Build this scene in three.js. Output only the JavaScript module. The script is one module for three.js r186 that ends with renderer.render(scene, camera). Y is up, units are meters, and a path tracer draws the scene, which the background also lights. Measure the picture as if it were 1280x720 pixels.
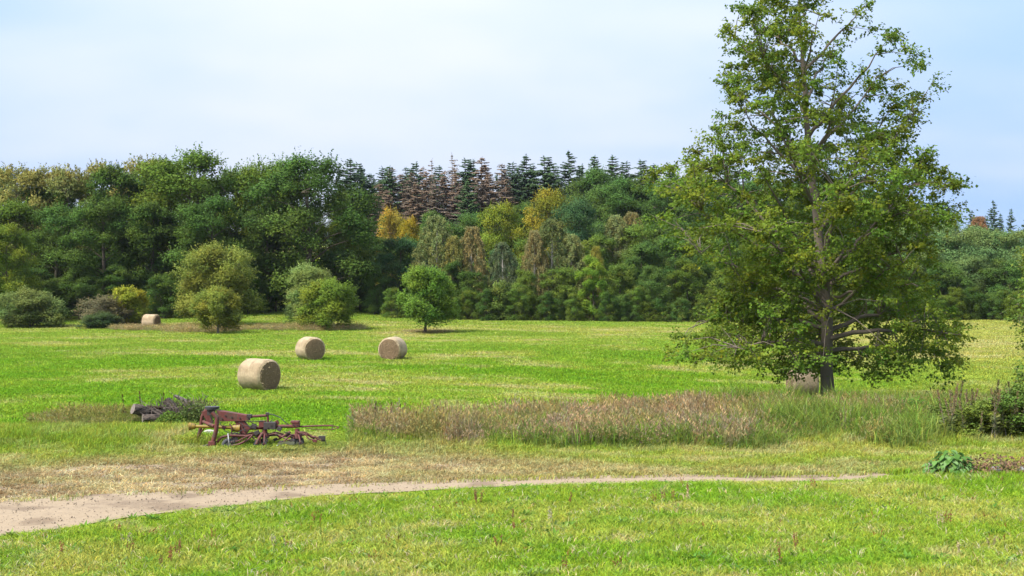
import * as THREE from 'three';
import { mergeGeometries } from 'three/addons/utils/BufferGeometryUtils.js';

// ---------------------------------------------------------------- camera, sky, sun, exposure
const scene = new THREE.Scene();
const F = 1600, CX = 640, CY = 360, CAM_Y = 4.4, PITCH = Math.atan(10 / F);          // lens in pixels of a 1280 x 720 picture
const camera = new THREE.PerspectiveCamera(2 * Math.atan(360 / F) * 180 / Math.PI, 1280 / 720, 0.1, 3000);
camera.position.set(0, CAM_Y, 0);
camera.rotation.x = -PITCH;
const renderer = new THREE.WebGLRenderer({ antialias: true });
renderer.toneMapping = THREE.LinearToneMapping;
renderer.toneMappingExposure = 2.7;
renderer.shadowMap.enabled = true;
const SUN = new THREE.Vector3(-0.50, 0.80, 0.36).normalize();
const sun = new THREE.DirectionalLight(new THREE.Color(1.0, 0.955, 0.88), 3.3);
sun.position.copy(SUN).multiplyScalar(200); sun.position.z -= 80; sun.target.position.set(0, 0, -80);
sun.castShadow = true; sun.shadow.radius = 32; sun.shadow.mapSize.set(4096, 4096);
Object.assign(sun.shadow.camera, { left: -150, right: 150, top: 150, bottom: -150, near: 1, far: 500 });
scene.add(sun, sun.target);

// ---------------------------------------------------------------- chance and noise
function rng(seed) { let s = (seed * 2654435761) >>> 0; return () => { s = (s + 0x6d2b79f5) | 0; let t = Math.imul(s ^ (s >>> 15), 1 | s); t = (t + Math.imul(t ^ (t >>> 7), 61 | t)) ^ t; return ((t ^ (t >>> 14)) >>> 0) / 4294967296; }; }
const hash = (x, y) => { let h = Math.imul(x, 374761393) + Math.imul(y, 668265263) | 0; h = Math.imul(h ^ (h >>> 13), 1274126177); return ((h ^ (h >>> 16)) >>> 0) / 4294967296; };
function vnoise(x, y) { const ix = Math.floor(x), iy = Math.floor(y), fx = x - ix, fy = y - iy, u = fx * fx * (3 - 2 * fx), v = fy * fy * (3 - 2 * fy); const a = hash(ix, iy), b = hash(ix + 1, iy), c = hash(ix, iy + 1), d = hash(ix + 1, iy + 1); return a + (b - a) * u + (c - a) * v + (a - b - c + d) * u * v; }
const fbm = (x, y, n = 4) => { let s = 0, a = 0.5, t = 0; for (let i = 0; i < n; i++) { s += a * vnoise(x, y); t += a; a *= 0.5; x = x * 2.03 + 17.3; y = y * 2.03 + 9.1; } return s / t; };
const { smoothstep: sst, lerp, clamp } = THREE.MathUtils;
const mix3 = (a, b, t) => [a[0] + (b[0] - a[0]) * t, a[1] + (b[1] - a[1]) * t, a[2] + (b[2] - a[2]) * t];
const V = (x = 0, y = 0, z = 0) => new THREE.Vector3(x, y, z);
const C = (c) => new THREE.Color().setRGB(c[0], c[1], c[2]);

// ---------------------------------------------------------------- the sky: thin bright cloud with blue showing through
{
  const W = 1024, Hh = 512, data = new Float32Array(W * Hh * 4);
  const blue = [0.148, 0.230, 0.38], white = [0.298, 0.318, 0.364];
  for (let r = 0; r < Hh; r++) {
    const up = ((r + 0.5) / Hh - 0.5) * Math.PI, y = Math.sin(up);
    for (let c = 0; c < W; c++) {
      const az = ((c + 0.5) / W - 0.5) * 2 * Math.PI, k = 1 / (Math.max(y, 0) + 0.22);
      const x = Math.cos(az) * Math.cos(up) * k, z = Math.sin(az) * Math.cos(up) * k;
      const soft = fbm(x * 1.1 + 3.1, z * 1.1 + 7.7, 3), fine = fbm(x * 3.3 + 11, z * 5.1 + 2, 4);
      const broad = 0.5 + 0.5 * Math.cos((az + Math.PI / 2 + 0.10) * 5 );              // broad banks of thin cloud with blue lanes between, all round
      let m = 0.12 + 0.62 * broad + 0.55 * (soft - 0.5) + 0.45 * (fine - 0.5) + 0.14;
      m = sst(m, -0.05, 1.02);
      const up_ = 1 + 0.9 * Math.max(0, y), col = mix3(blue, white, m).map((v) => v * up_), i = (r * W + c) * 4;
      data[i] = col[0]; data[i + 1] = col[1]; data[i + 2] = col[2]; data[i + 3] = 1;
    }
  }
  const t = new THREE.DataTexture(data, W, Hh, THREE.RGBAFormat, THREE.FloatType);
  t.mapping = THREE.EquirectangularReflectionMapping; t.magFilter = THREE.LinearFilter; t.needsUpdate = true;
  scene.background = t; scene.environment = t;
}

// ---------------------------------------------------------------- terrain
function H(x, z) {
  const d = -z;
  let h = 0.5 * (fbm(x / 26 + 5, d / 19 + 3, 2) - 0.5) * sst(d, 40, 70) + 0.10 * (fbm(x / 3.1, d / 3.1, 2) - 0.5) * sst(d, 8, 20);
  h -= 1.15 * Math.exp(-((x - 15) ** 2) / (2 * 13 ** 2) - ((d - 61) ** 2) / (2 * 9 ** 2));
  h += 0.12 * Math.exp(-((x + 13) ** 2) / (2 * 7 ** 2) - ((d - 34.5) ** 2) / (2 * 1.6 ** 2));                // grassy bank by the logs
  h += 0.085 * Math.max(0, Math.min(d, 320) - 140) * sst(d, 136, 170) * (1 - 0.35 * sst(x, 20, 90));
  h += 6 * sst(d, 320, 900);
  h += 0.95 * Math.exp(-(((x + 22) / 15) ** 2) - (((d - 142) / 22) ** 2));                                    // the field rises between the bushes
  h += 0.20 * Math.exp(-(((x - 10.6) / 1.7) ** 2) - (((d - 28.6) / 0.6) ** 2));                              // little mound of rubble at the track's end
  return h;
}
const rayOf = (px, py) => { const a = (px - CX) / F, b = (CY - py) / F, c = Math.cos(PITCH), s = Math.sin(PITCH); return V(a, b * c - s, -c - b * s); };
function ground(px, py) {                                            // where the sight line of a pixel meets the ground
  const r = rayOf(px, py); let t = 8, p;
  for (; t < 400; t += 0.1) { p = r.clone().multiplyScalar(t); p.y += CAM_Y; if (p.y <= H(p.x, p.z)) break; }
  p.y = H(p.x, p.z); return p;
}
const atDepth = (px, d) => { const x = (px - CX) / F * d; return V(x, H(x, -d), -d); };
const heightTo = (py, p) => { const r = rayOf(CX, py); return CAM_Y + r.y / -r.z * -p.z - p.y; };      // height above p that shows at row py

// track edges, metres, as functions of x
const lower = [[-40, 9.5], [-20, 15.5], [-11, 20.6], [-8.8, 22], [-6.6, 24.1], [-3.9, 26.0], [0, 27.1], [3.6, 27.75], [7.9, 28.2], [9.5, 28.5], [60, 34]];
const upper = [[-40, 13.5], [-20, 19.6], [-11, 24.9], [-10.2, 25.5], [-7.2, 26.4], [-4.1, 27.4], [0, 28.25], [3.7, 28.75], [7.9, 29.0], [9.5, 28.9], [60, 34]];
const along = (t, x) => { for (let i = 1; i < t.length; i++) if (x <= t[i][0]) { const a = t[i - 1], b = t[i]; return lerp(a[1], b[1], (x - a[0]) / (b[0] - a[0])); } return t[t.length - 1][1]; };
const lowerEdge = (x) => along(lower, x) + 0.16 * (fbm(x * 1.7, 3, 3) - 0.5), upperEdge = (x) => along(upper, x) + 0.5 * (fbm(x * 1.1, 40, 4) - 0.5) * sst(-x, -9, 4);

const LUSH = [0.158, 0.300, 0.014], GREEN = [0.232, 0.335, 0.026], YELLOW = [0.355, 0.370, 0.068], STRAW = [0.52, 0.43, 0.22], BROWN = [0.33, 0.245, 0.13], SOIL = [0.28, 0.215, 0.15];
function dryness(x, d) {                                             // how much worn, dry grass there is
  const left = 1 - sst(x, -4.5, 4.5), u = d - upperEdge(x);
  const band = sst(u, -0.6, 0.2) * (1 - sst(u, 0.5 + 3.2 * left, 1.6 + 5.3 * left));
  return band * (0.35 + 0.65 * left) * (0.55 + 0.9 * fbm(x * 0.8, d * 1.1, 3));
}
function grassColor(x, d) {
  if (d < 34.2) {
    const n = fbm(x * 0.45 + 4, d * 0.55, 4), m = fbm(x * 1.6 + 30, d * 2.2 + 8, 3);
    let c = mix3(GREEN, YELLOW, sst(n * 0.7 + m * 0.3, 0.36, 0.66));
    c = mix3(c, LUSH, 0.75 * sst(fbm(x * 0.5 + 90, d * 0.6 + 12, 3), 0.52, 0.75));
    if (d < lowerEdge(x) + 0.3) c = mix3(c, STRAW, 0.55 * sst(m, 0.62, 0.86));
    else {
      c = mix3(mix3(c, YELLOW, 0.35), STRAW, 0.5 * sst(fbm(x * 0.9 + 44, d * 1.7 + 3, 4), 0.46, 0.68));
      c = mix3(c, LUSH, 0.5 * sst(d, 31.2, 33.4) * sst(fbm(x * 0.7 + 3, 9, 2), 0.3, 0.6));
      const k = clamp(dryness(x, d), 0, 1);
      c = mix3(c, mix3(STRAW, BROWN, sst(m, 0.28, 0.62)), k);
    }
    return c;
  }
  const s = fbm(x / 8 + 2, d / 5.4 + 5, 5), f = fbm(x / 2.0 + 50, d / 1.2 + 5, 3), far = sst(d, 66, 92), right = sst(x, 14, 30);
  let c = mix3(LUSH, GREEN, sst(s * 0.6 + f * 0.4, 0.36, 0.62));
  c = mix3(c, YELLOW, clamp(0.32 * far + 0.6 * sst(s, 0.52 - 0.08 * far, 0.76) + 0.8 * right * sst(d, 48, 56), 0, 1));
  c = mix3(c, STRAW, 0.55 * sst(s * 0.42 + f * 0.58, 0.55 - 0.04 * far - 0.10 * right, 0.74));
  return c;
}
const srgbByte = (v) => { v = clamp(v, 0, 1); return 255 * (v <= 0.0031308 ? 12.92 * v : 1.055 * v ** (1 / 2.4) - 0.055); };
function texture(w, h, f, srgb = true) {
  const data = new Uint8Array(w * h * 4);
  for (let j = 0; j < h; j++) for (let i = 0; i < w; i++) { const c = f(i, j, w, h), o = (j * w + i) * 4; for (let k = 0; k < 3; k++) data[o + k] = srgb ? srgbByte(c[k]) : 255 * clamp(c[k], 0, 1); data[o + 3] = 255; }
  const t = new THREE.DataTexture(data, w, h); t.colorSpace = srgb ? THREE.SRGBColorSpace : THREE.NoColorSpace; t.magFilter = t.minFilter = THREE.LinearFilter; t.wrapS = t.wrapT = THREE.RepeatWrapping; t.needsUpdate = true; return t;
}
const grey = (w, h, f) => texture(w, h, (i, j) => { const v = f(i, j); return [v, v, v]; }, false);
const wrapNoise = (i, j, n, cells, oct = 4) => {                      // tiling noise
  let s = 0, a = 0.5, t = 0, c = cells;
  for (let o = 0; o < oct; o++) { const x = i / n * c, y = j / n * c, ix = Math.floor(x), iy = Math.floor(y), u = x - ix, v = y - iy, q = (p, r) => hash(((p % c) + c) % c + o * 131, ((r % c) + c) % c + o * 57); const su = u * u * (3 - 2 * u), sv = v * v * (3 - 2 * v); s += a * lerp(lerp(q(ix, iy), q(ix + 1, iy), su), lerp(q(ix, iy + 1), q(ix + 1, iy + 1), su), sv); t += a; a *= 0.55; c *= 2; }
  return s / t;
};
const numbers = {};
const numbered = (n) => { const k = numbers[n] = (numbers[n] ?? -1) + 1; return k ? n + '_' + String(k).padStart(3, '0') : n; };
function tag(o, label, category, group, kind) { o.userData.label = label; if (category) o.userData.category = category; if (group) o.userData.group = group; if (kind) o.userData.kind = kind; return o; }
function part(name, geometry, material, parent) { const m = new THREE.Mesh(geometry, material); m.name = name; m.castShadow = m.receiveShadow = true; parent.add(m); return m; }
function top(name, geometry, material) { return part(numbered(name), geometry, material, scene); }
function thing(name, p, turn = 0) { const g = new THREE.Group(); g.name = numbered(name); if (p) g.position.copy(p); g.rotation.y = turn; scene.add(g); return g; }
function copyOf(src, p, turn, sx, sy = sx) { const g = src.clone(); g.name = numbered(src.userData.kindName); g.userData = { ...src.userData }; delete g.userData.kindName; g.position.copy(p); g.rotation.y = turn; g.scale.set(sx, sy, sx); scene.add(g); return g; }

// ground: one sheet to the horizon; its colour map covers 128 m square and is mirrored beyond
{
  const map = texture(2048, 2048, (i, j) => {
    const x = i / 16 - 64, d = 8 + j / 16;
    let c = grassColor(x, d); const g = 0.62 + 0.5 * hash(i, j) * vnoise(i / 2, j / 2);
    if (d < 36) { const k = clamp(dryness(x, d), 0, 1); c = mix3(c, SOIL, k * sst(fbm(x * 2.1 + 8, d * 5.2, 5), 0.46 - 0.05 * sst(-x, 4, 8), 0.62)); }
    if (d > 34 && d < 46 && x > -4.5) c = mix3(c, [0.32, 0.265, 0.14], 0.5);
    return [c[0] * g, c[1] * g, c[2] * g];
  });
  map.wrapS = map.wrapT = THREE.MirroredRepeatWrapping;
  const xs = [], ds = [];
  for (let x = -40; x <= 40; x += 0.5) xs.push(x);
  for (let x = 40, s = 1; x < 900;) { s *= 1.13; x += s; xs.push(x); xs.unshift(-x); }
  for (let d = -60; d < 10; d += 5) ds.push(d);
  for (let d = 10; d < 70; d += 0.4) ds.push(d);
  for (let d = 70, s = 0.5; d < 1500; d += s, s *= 1.03) ds.push(d);
  const pos = [], uv = [], idx = [], n = xs.length;
  for (const d of ds) for (const x of xs) { pos.push(x, H(x, -d), -d); uv.push((x + 64) / 128, (d - 8) / 128); }
  for (let j = 0; j + 1 < ds.length; j++) for (let i = 0; i + 1 < n; i++) { const a = j * n + i; idx.push(a, a + 1, a + n, a + 1, a + n + 1, a + n); }
  const g = new THREE.BufferGeometry(); g.setAttribute('position', new THREE.Float32BufferAttribute(pos, 3)); g.setAttribute('uv', new THREE.Float32BufferAttribute(uv, 2)); g.setIndex(idx); g.computeVertexNormals();
  const m = new THREE.MeshStandardMaterial({ map, roughness: 1 }); m.specularIntensity = 0;
  tag(top('meadow_ground', g, m), 'gently rolling green meadow ground with dry yellow patches', 'ground', null, 'structure');
}
// the sandy farm track
{
  const pos = [], uv = [], idx = [], K = 14, xs = []; for (let x = -40; x <= 8.6; x += 0.12) xs.push(x);
  for (const x of xs) for (let k = 0; k <= K; k++) { const d = lerp(lowerEdge(x) - 0.05, upperEdge(x), k / K), rut = -0.02 * Math.exp(-(((k / K) - 0.25) ** 2) / 0.012) - 0.02 * Math.exp(-(((k / K) - 0.75) ** 2) / 0.012); pos.push(x, H(x, -d) + 0.032 + rut + 0.014 * (fbm(x * 4, d * 6, 3) - 0.5), -d); uv.push(x / 4, d / 4); }
  for (let i = 0; i + 1 < xs.length; i++) for (let k = 0; k < K; k++) { const a = i * (K + 1) + k; idx.push(a, a + K + 1, a + 1, a + 1, a + K + 1, a + K + 2); }
  const g = new THREE.BufferGeometry(); g.setAttribute('position', new THREE.Float32BufferAttribute(pos, 3)); g.setAttribute('uv', new THREE.Float32BufferAttribute(uv, 2)); g.setIndex(idx); g.computeVertexNormals();
  const map = texture(512, 512, (i, j) => { const n = wrapNoise(i, j, 512, 6, 5), s = wrapNoise(i + 90, j, 512, 40, 2), c = mix3([0.285, 0.212, 0.132], [0.185, 0.130, 0.078], sst(n, 0.46, 0.74)), p = 0.82 + 0.36 * s * hash(i, j); return [c[0] * p, c[1] * p, c[2] * p]; });
  const bump = grey(512, 512, (i, j) => 0.6 * wrapNoise(i, j, 512, 24, 4) + 0.4 * hash(i, j));
  const m = new THREE.MeshStandardMaterial({ map, bumpMap: bump, bumpScale: 0.02, roughness: 1 });
  tag(top('farm_track', g, m), 'pale sandy farm track running along the mown grass', 'track', null, 'structure');
}

// ---------------------------------------------------------------- mesh building
class Faces {                                                        // loose leaf, blade and bark faces with one colour each
  constructor() { this.p = []; this.c = []; this.i = []; this.nn = []; this.n = 0; }
  vert(v, c) { this.p.push(v.x, v.y, v.z); this.c.push(c[0], c[1], c[2]); return this.n++; }
  leaf(p, a, nrm, len, wid, c, fold = 0.25, sn = null) {                        // a folded rhombic leaf from p along a
    const s = _s.crossVectors(a, nrm).normalize(), mx = p.x + a.x * len * 0.45 + nrm.x * fold * wid, my = p.y + a.y * len * 0.45 + nrm.y * fold * wid, mz = p.z + a.z * len * 0.45 + nrm.z * fold * wid, w = wid / 2, n = this.n;
    this.p.push(p.x, p.y, p.z, mx + s.x * w, my + s.y * w, mz + s.z * w, p.x + a.x * len, p.y + a.y * len, p.z + a.z * len, mx - s.x * w, my - s.y * w, mz - s.z * w);
    for (let k = 0; k < 4; k++) this.c.push(c[0], c[1], c[2]);
    if (sn) for (let k = 0; k < 4; k++) this.nn.push(sn.x, sn.y, sn.z);
    this.i.push(n, n + 1, n + 2, n, n + 2, n + 3); this.n += 4;
  }
  tube(points, radii, sides, c = [1, 1, 1]) {
    const rings = [];
    for (let k = 0; k < points.length; k++) {
      const t = V().subVectors(points[Math.min(k + 1, points.length - 1)], points[Math.max(k - 1, 0)]).normalize();
      const u = V(t.y, -t.x, 0); if (u.lengthSq() < 0.01) u.set(0, t.z, -t.y); if (u.lengthSq() < 0.01) u.set(1, 0, 0); u.addScaledVector(t, -u.dot(t)).normalize(); const w = V().crossVectors(t, u), ring = [];
      for (let s = 0; s < sides; s++) { const a = s / sides * Math.PI * 2; ring.push(this.vert(points[k].clone().addScaledVector(u, Math.cos(a) * radii[k]).addScaledVector(w, Math.sin(a) * radii[k]), c)); }
      rings.push(ring);
    }
    for (let k = 0; k + 1 < rings.length; k++) for (let s = 0; s < sides; s++) { const a = rings[k][s], b = rings[k][(s + 1) % sides], d = rings[k + 1][s], e = rings[k + 1][(s + 1) % sides]; this.i.push(a, b, d, b, e, d); }
    for (const [ring, flip] of [[rings[0], 1], [rings[rings.length - 1], 0]]) for (let s = 1; s + 1 < sides; s++) flip ? this.i.push(ring[0], ring[s + 1], ring[s]) : this.i.push(ring[0], ring[s], ring[s + 1]);
  }
  build(smooth = false) { const g = new THREE.BufferGeometry(); g.setAttribute('position', new THREE.Float32BufferAttribute(this.p, 3)); g.setAttribute('color', new THREE.Float32BufferAttribute(this.c, 3)); if (this.nn.length) g.setAttribute('normal', new THREE.Float32BufferAttribute(this.nn, 3)); g.setIndex(this.i); if (smooth) g.computeVertexNormals(); return g; }
}
const _s = V();
const bez = (a, b, c, t) => V(lerp(lerp(a.x, b.x, t), lerp(b.x, c.x, t), t), lerp(lerp(a.y, b.y, t), lerp(b.y, c.y, t), t), lerp(lerp(a.z, b.z, t), lerp(b.z, c.z, t), t));
const leafMat = (c, through = 0.38) => { const m = new THREE.MeshPhysicalMaterial({ color: C(c), roughness: 1, transmission: through, thickness: 0, side: THREE.DoubleSide, vertexColors: true, flatShading: true }); m.specularIntensity = 0.08; return m; };
const barkTex = texture(256, 256, (i, j) => { const n = wrapNoise(i * 2, j * 0.5, 256, 16, 4), v = 0.55 + 0.7 * n; return [v, v * 0.97, v * 0.92]; });
const barkMat = (c) => new THREE.MeshStandardMaterial({ color: C(c), roughness: 1, vertexColors: true });
const BARK = barkMat([0.085, 0.065, 0.045]), BARK_GREY = barkMat([0.16, 0.14, 0.11]), BARK_PALE = barkMat([0.42, 0.38, 0.33]), BARK_DEAD = barkMat([0.30, 0.24, 0.20]);
const rounded = (p, lc, v, nrm) => V(p.x - lc.x, p.y - lc.y, p.z - lc.z).normalize().multiplyScalar(0.55).addScaledVector(v, 0.5).addScaledVector(nrm, 0.5).normalize();      // leaves of a clump face outwards together
const dirOn = (r) => { const z = r() * 2 - 1, a = r() * 6.2832, q = Math.sqrt(1 - z * z); return V(q * Math.cos(a), z, q * Math.sin(a)); };
const tint = (r, amt, hue = 0.12) => { const v = 1 + (r() - 0.5) * amt, h = (r() - 0.5) * hue * 2; return [v * (1 + h), v, v * (1 - h * 0.6)]; };

// Broadleaved crown: pads of leaves on limbs round a trunk. Everything in metres; returns geometries.
function broadleaf({ seed, height, radius, base, pads, padR, perPad, leafL, leafW, shape, stem = 0.3, limbs = 26, flat = 0.8, spread = 0.5, stems = 1, hang = 0, pale = 0.14, lobe = 0.33, shoots = 5 }) {
  const r = rng(seed), leaves = new Faces(), wood = new Faces(), top_ = height * 0.9;
  const lean = V((r() - 0.5) * 0.06 * height, 0, (r() - 0.5) * 0.06 * height), axis = (y) => V(lean.x * (y / height) ** 2, y, lean.z * (y / height) ** 2);
  for (let s = 0; s < stems; s++) {
    const off = stems > 1 ? V((r() - 0.5) * radius * 0.9, 0, (r() - 0.5) * radius * 0.9) : V(), pts = [], rad = [], hs = top_ * (stems > 1 ? 0.6 + 0.3 * r() : 1);
    for (let k = 0; k <= 6; k++) { const t = k / 6; pts.push(axis(t * hs).add(V(off.x * t ** 0.7, k ? 0 : -0.15, off.z * t ** 0.7)).add(V((r() - 0.5) * 0.12, 0, (r() - 0.5) * 0.12))); rad.push(stem / Math.sqrt(stems) * (1 - 0.85 * t) * (k ? 1 : 1.35)); }
    wood.tube(pts, rad, 7);
  }
  const lobes = Math.max(6, Math.round(pads / 5)), lobeR = radius * lobe;
  for (let j = 0; j < lobes; j++) {
    const t = clamp((j + r()) / lobes, 0.02, 0.97), az = j * 2.39996 + (r() - 0.5) * 1.1, rr = radius * shape(t) * (j % 4 === 3 ? 0.15 + 0.3 * r() : 0.42 + 0.5 * r()), lr = lobeR * (0.5 + 0.85 * r());
    const lc = axis(base + (height - base) * t).add(V(Math.cos(az) * rr, 0, Math.sin(az) * rr)); lc.y = clamp(lc.y + (r() - 0.5) * 0.10 * height, base + lr * 0.55, height - lr * (0.2 + 0.6 * r()));
    const s = axis(Math.max(0.12 * height, Math.min(lc.y - rr * 0.6, top_ * 0.92))); wood.tube([s, bez(s, V((s.x + lc.x) / 2, lc.y - rr * 0.05, (s.z + lc.z) / 2), lc, 0.5), lc], [stem * 0.36 * (1 - t * 0.6), stem * 0.22 * (1 - t * 0.6), 0.02], 5);
    const out = V(Math.cos(az) * (0.9 - 0.6 * t), 0.55 + 0.5 * t, Math.sin(az) * (0.9 - 0.6 * t)).normalize(), lobeTint = tint(r, 0.34, pale);
    for (let i = 0; i < 8; i++) {
      const pd = dirOn(r); if (pd.dot(out) < -0.1) pd.negate();
      const c = lc.clone().add(V(pd.x * lr * 0.85, pd.y * lr * 0.72, pd.z * lr * 0.85)), size = padR * (0.55 + 0.75 * r()), padTint = tint(r, 0.24, pale * 0.7), n = Math.round(perPad * (size / padR) ** 2);
      if (limbs > 40 || i < 2) wood.tube([lc, V((lc.x + c.x) / 2, (lc.y + c.y) / 2 + 0.1, (lc.z + c.z) / 2), c], [stem * 0.14, stem * 0.09, 0.01], 4);
      for (let k = 0; k < n; k++) {
        const v = dirOn(r); if (v.y < -0.15 && r() < 0.6) v.y = -v.y;
        const q = size * (0.35 + 0.68 * Math.sqrt(r())) * (0.65 + 0.7 * vnoise(v.x * 2.6 + i * 7 + j * 3, v.z * 2.6 + v.y * 1.9)), p = V(c.x + v.x * q, c.y + v.y * q * flat, c.z + v.z * q);
        if (hang) p.y -= hang * r() * r() * size;
        if (p.y < 0.05) continue;
        const nrm = v.clone().multiplyScalar(0.5).add(dirOn(r).multiplyScalar(0.45)).add(V(0, 0.42, 0)).normalize();
        const a = dirOn(r).add(v.clone().multiplyScalar(0.8)); a.y -= 0.25 + hang * 1.5; a.addScaledVector(nrm, -a.dot(nrm)).normalize();
        const l = leafL * (0.7 + 0.6 * r()), w = leafW * (0.7 + 0.6 * r()), e = tint(r, 0.35, 0.1);
        leaves.leaf(p, a, nrm, l, w, [lobeTint[0] * padTint[0] * e[0], lobeTint[1] * padTint[1] * e[1], lobeTint[2] * padTint[2] * e[2]], 0.25, rounded(p, lc, v, nrm));
      }
      for (let k = 0; k < shoots; k++) {                             // leafy shoots that stand out of the clump
        const d = pd.clone().multiplyScalar(0.6).add(dirOn(r).multiplyScalar(0.7)).add(V(0, 0.45 - hang * 1.5, 0)).normalize(), L = size * (0.7 + 0.8 * r()), o = c.clone().addScaledVector(d, size * 0.35);
        for (let m = 0; m < 9; m++) { const p = o.clone().addScaledVector(d, L * m / 9); if (p.y < 0.05 ) continue; const nrm = dirOn(r).add(V(0, 0.7, 0)).normalize(), a = dirOn(r).add(d); a.addScaledVector(nrm, -a.dot(nrm)).normalize(); const e = tint(r, 0.3, 0.1); leaves.leaf(p, a, nrm, leafL * (0.6 + 0.5 * r()), leafW * (0.7 + 0.5 * r()), [lobeTint[0] * e[0] * 1.06, lobeTint[1] * e[1] * 1.06, lobeTint[2] * e[2]], 0.25, rounded(p, lc, d, nrm)); }
      }
    }
  }
  let high = 0; for (let k = 1; k < leaves.p.length; k += 3) high = Math.max(high, leaves.p[k]);
  return { leaves: leaves.build(), wood: wood.build(true), height: high * 0.985 };
}
const round_ = (t) => Math.sqrt(Math.max(0, 1 - (2 * t - 0.86) ** 2 * 0.86)), dome = (t) => Math.sqrt(Math.max(0.02, 1 - t ** 2.2)) * (0.86 + 0.14 * t), egg = (t) => Math.sqrt(Math.max(0.02, 1 - (Math.max(0, t - 0.3) / 0.72) ** 2)) * (0.7 + 0.3 * Math.min(1, t / 0.3)), cone = (t) => 1.02 - 0.92 * t ** 1.1;
function spruce({ seed, height, radius, dead = 0, sparse = 0 }) {
  const r = rng(seed), leaves = new Faces(), wood = new Faces(), bow = V((r() - 0.5) * 0.5, 0, (r() - 0.5) * 0.5);
  wood.tube([V(0, -0.2, 0), V(bow.x, height * 0.4, bow.z), V(0, height * 0.985, 0)], [0.24, 0.15, 0.02], 6);
  for (let y = height * (dead ? 0.14 : 0.07); y < height * 0.985; y += (0.34 + 0.2 * r())) {
    const t = y / height, n = Math.round(5 + 4 * (1 - t)), tierGap = 0.7 + 0.5 * r();
    for (let b = 0; b < n; b++) {
      if (r() < sparse) continue;
      const az = r() * 6.2832, L = (radius * (1 - t) ** 0.68 * (0.7 + 0.45 * r()) + 0.12) * tierGap, drop = (0.34 - 0.5 * t) * L, lift = dead ? 0.02 : 0.16 * L;
      const yy = y + (r() - 0.5) * 0.55 * Math.min(1, 3 * (1 - t)), s = V(bow.x * t, yy, bow.z * t), at = (k) => V(s.x + Math.cos(az) * L * k, yy - drop * Math.sin(k * 1.9) + lift * k * k, s.z + Math.sin(az) * L * k);
      if (L > 0.6) wood.tube([s, at(0.5), at(1)], [0.035, 0.022, 0.006], 3);
      for (let q = 0.16 * L; q < L; q += dead ? 0.21 : 0.2) {
        const k = q / L, p = at(k);
        for (let e = 0; e < 3; e++) {
          if (dead && r() < sparse) continue;
          const turn = az + (e === 0 ? 0.8 : e === 1 ? -0.8 : (r() - 0.5) * 0.5) + (r() - 0.5) * 0.5, a = V(Math.cos(turn), -0.25 - 0.6 * r(), Math.sin(turn)).normalize(), nrm = V((r() - 0.5) * 0.9, 1, (r() - 0.5) * 0.9).normalize();
          leaves.leaf(p, a, nrm, (0.30 + 0.45 * (1 - k) * Math.min(1, L / 2)) * (0.8 + 0.5 * r()), dead ? 0.24 : 0.30, tint(r, 0.5, 0.08), 0.1);
        }
      }
    }
  }
  for (let k = 0; k < 16; k++) { const y = height * (0.92 + 0.07 * r()), a = V(Math.cos(k * 2.4), 0.9, Math.sin(k * 2.4)).normalize(); leaves.leaf(V(0, y, 0), a, V(-a.x, 0.5, -a.z).normalize(), 0.34, 0.13, [1, 1, 1], 0.1); }
  return { leaves: leaves.build(), wood: wood.build(true), height };
}
function birch({ seed, height, radius }) {                           // weeping strands of small leaves
  const r = rng(seed), leaves = new Faces(), wood = new Faces();
  wood.tube([V(0, -0.2, 0), V(0.15, height * 0.45, 0.1), V(0.05, height * 0.97, 0)], [0.2, 0.13, 0.015], 6);
  for (let i = 0; i < 300; i++) {
    const t = 0.14 + 0.85 * (i + r()) / 300, az = i * 2.39996 + r(), prof = Math.sqrt(Math.max(0.03, 1 - ((t - 0.42) / 0.6) ** 2)), L = radius * prof * (1 - 0.45 * Math.max(0, t - 0.5) * 2) * (0.18 + 0.86 * Math.sqrt(r()));
    const s = V(0.1, height * Math.max(0.1, t - 0.12 - L * 0.02), 0.05), e = V(Math.cos(az) * L, height * t * 0.99, Math.sin(az) * L), tn = tint(r, 0.35, 0.14);
    if (i % 5 === 0) wood.tube([s, bez(s, V(e.x * 0.5, e.y + 0.3, e.z * 0.5), e, 0.5), e], [0.05 * (1.1 - t), 0.03 * (1.1 - t), 0.006], 4);
    for (let w = 0; w < 3; w++) {
      const hang = (0.5 + 1.5 * r()) * (1.15 - t) + 0.25, sx = e.x + (r() - 0.5) * 0.6, sz = e.z + (r() - 0.5) * 0.6, ex = (r() - 0.5) * 0.35 + Math.cos(az) * 0.25, ez = (r() - 0.5) * 0.35 + Math.sin(az) * 0.25;
      for (let k = 0; k < 24; k++) { const q = k / 24, p = V(sx + ex * q + (r() - 0.5) * 0.22, e.y - hang * q + (r() - 0.5) * 0.2, sz + ez * q + (r() - 0.5) * 0.22); if (p.y < 0.3) continue; const nrm = dirOn(r).add(V(0, 0.4, 0)).normalize(), a = dirOn(r); a.y -= 1.2; a.addScaledVector(nrm, -a.dot(nrm)).normalize(); const e2 = tint(r, 0.4, 0.1); leaves.leaf(p, a, nrm, 0.17 + 0.09 * r(), 0.11, [tn[0] * e2[0], tn[1] * e2[1], tn[2] * e2[2]]); }
    }
  }
  return { leaves: leaves.build(), wood: wood.build(true), height };
}
const protos = {};
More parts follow.
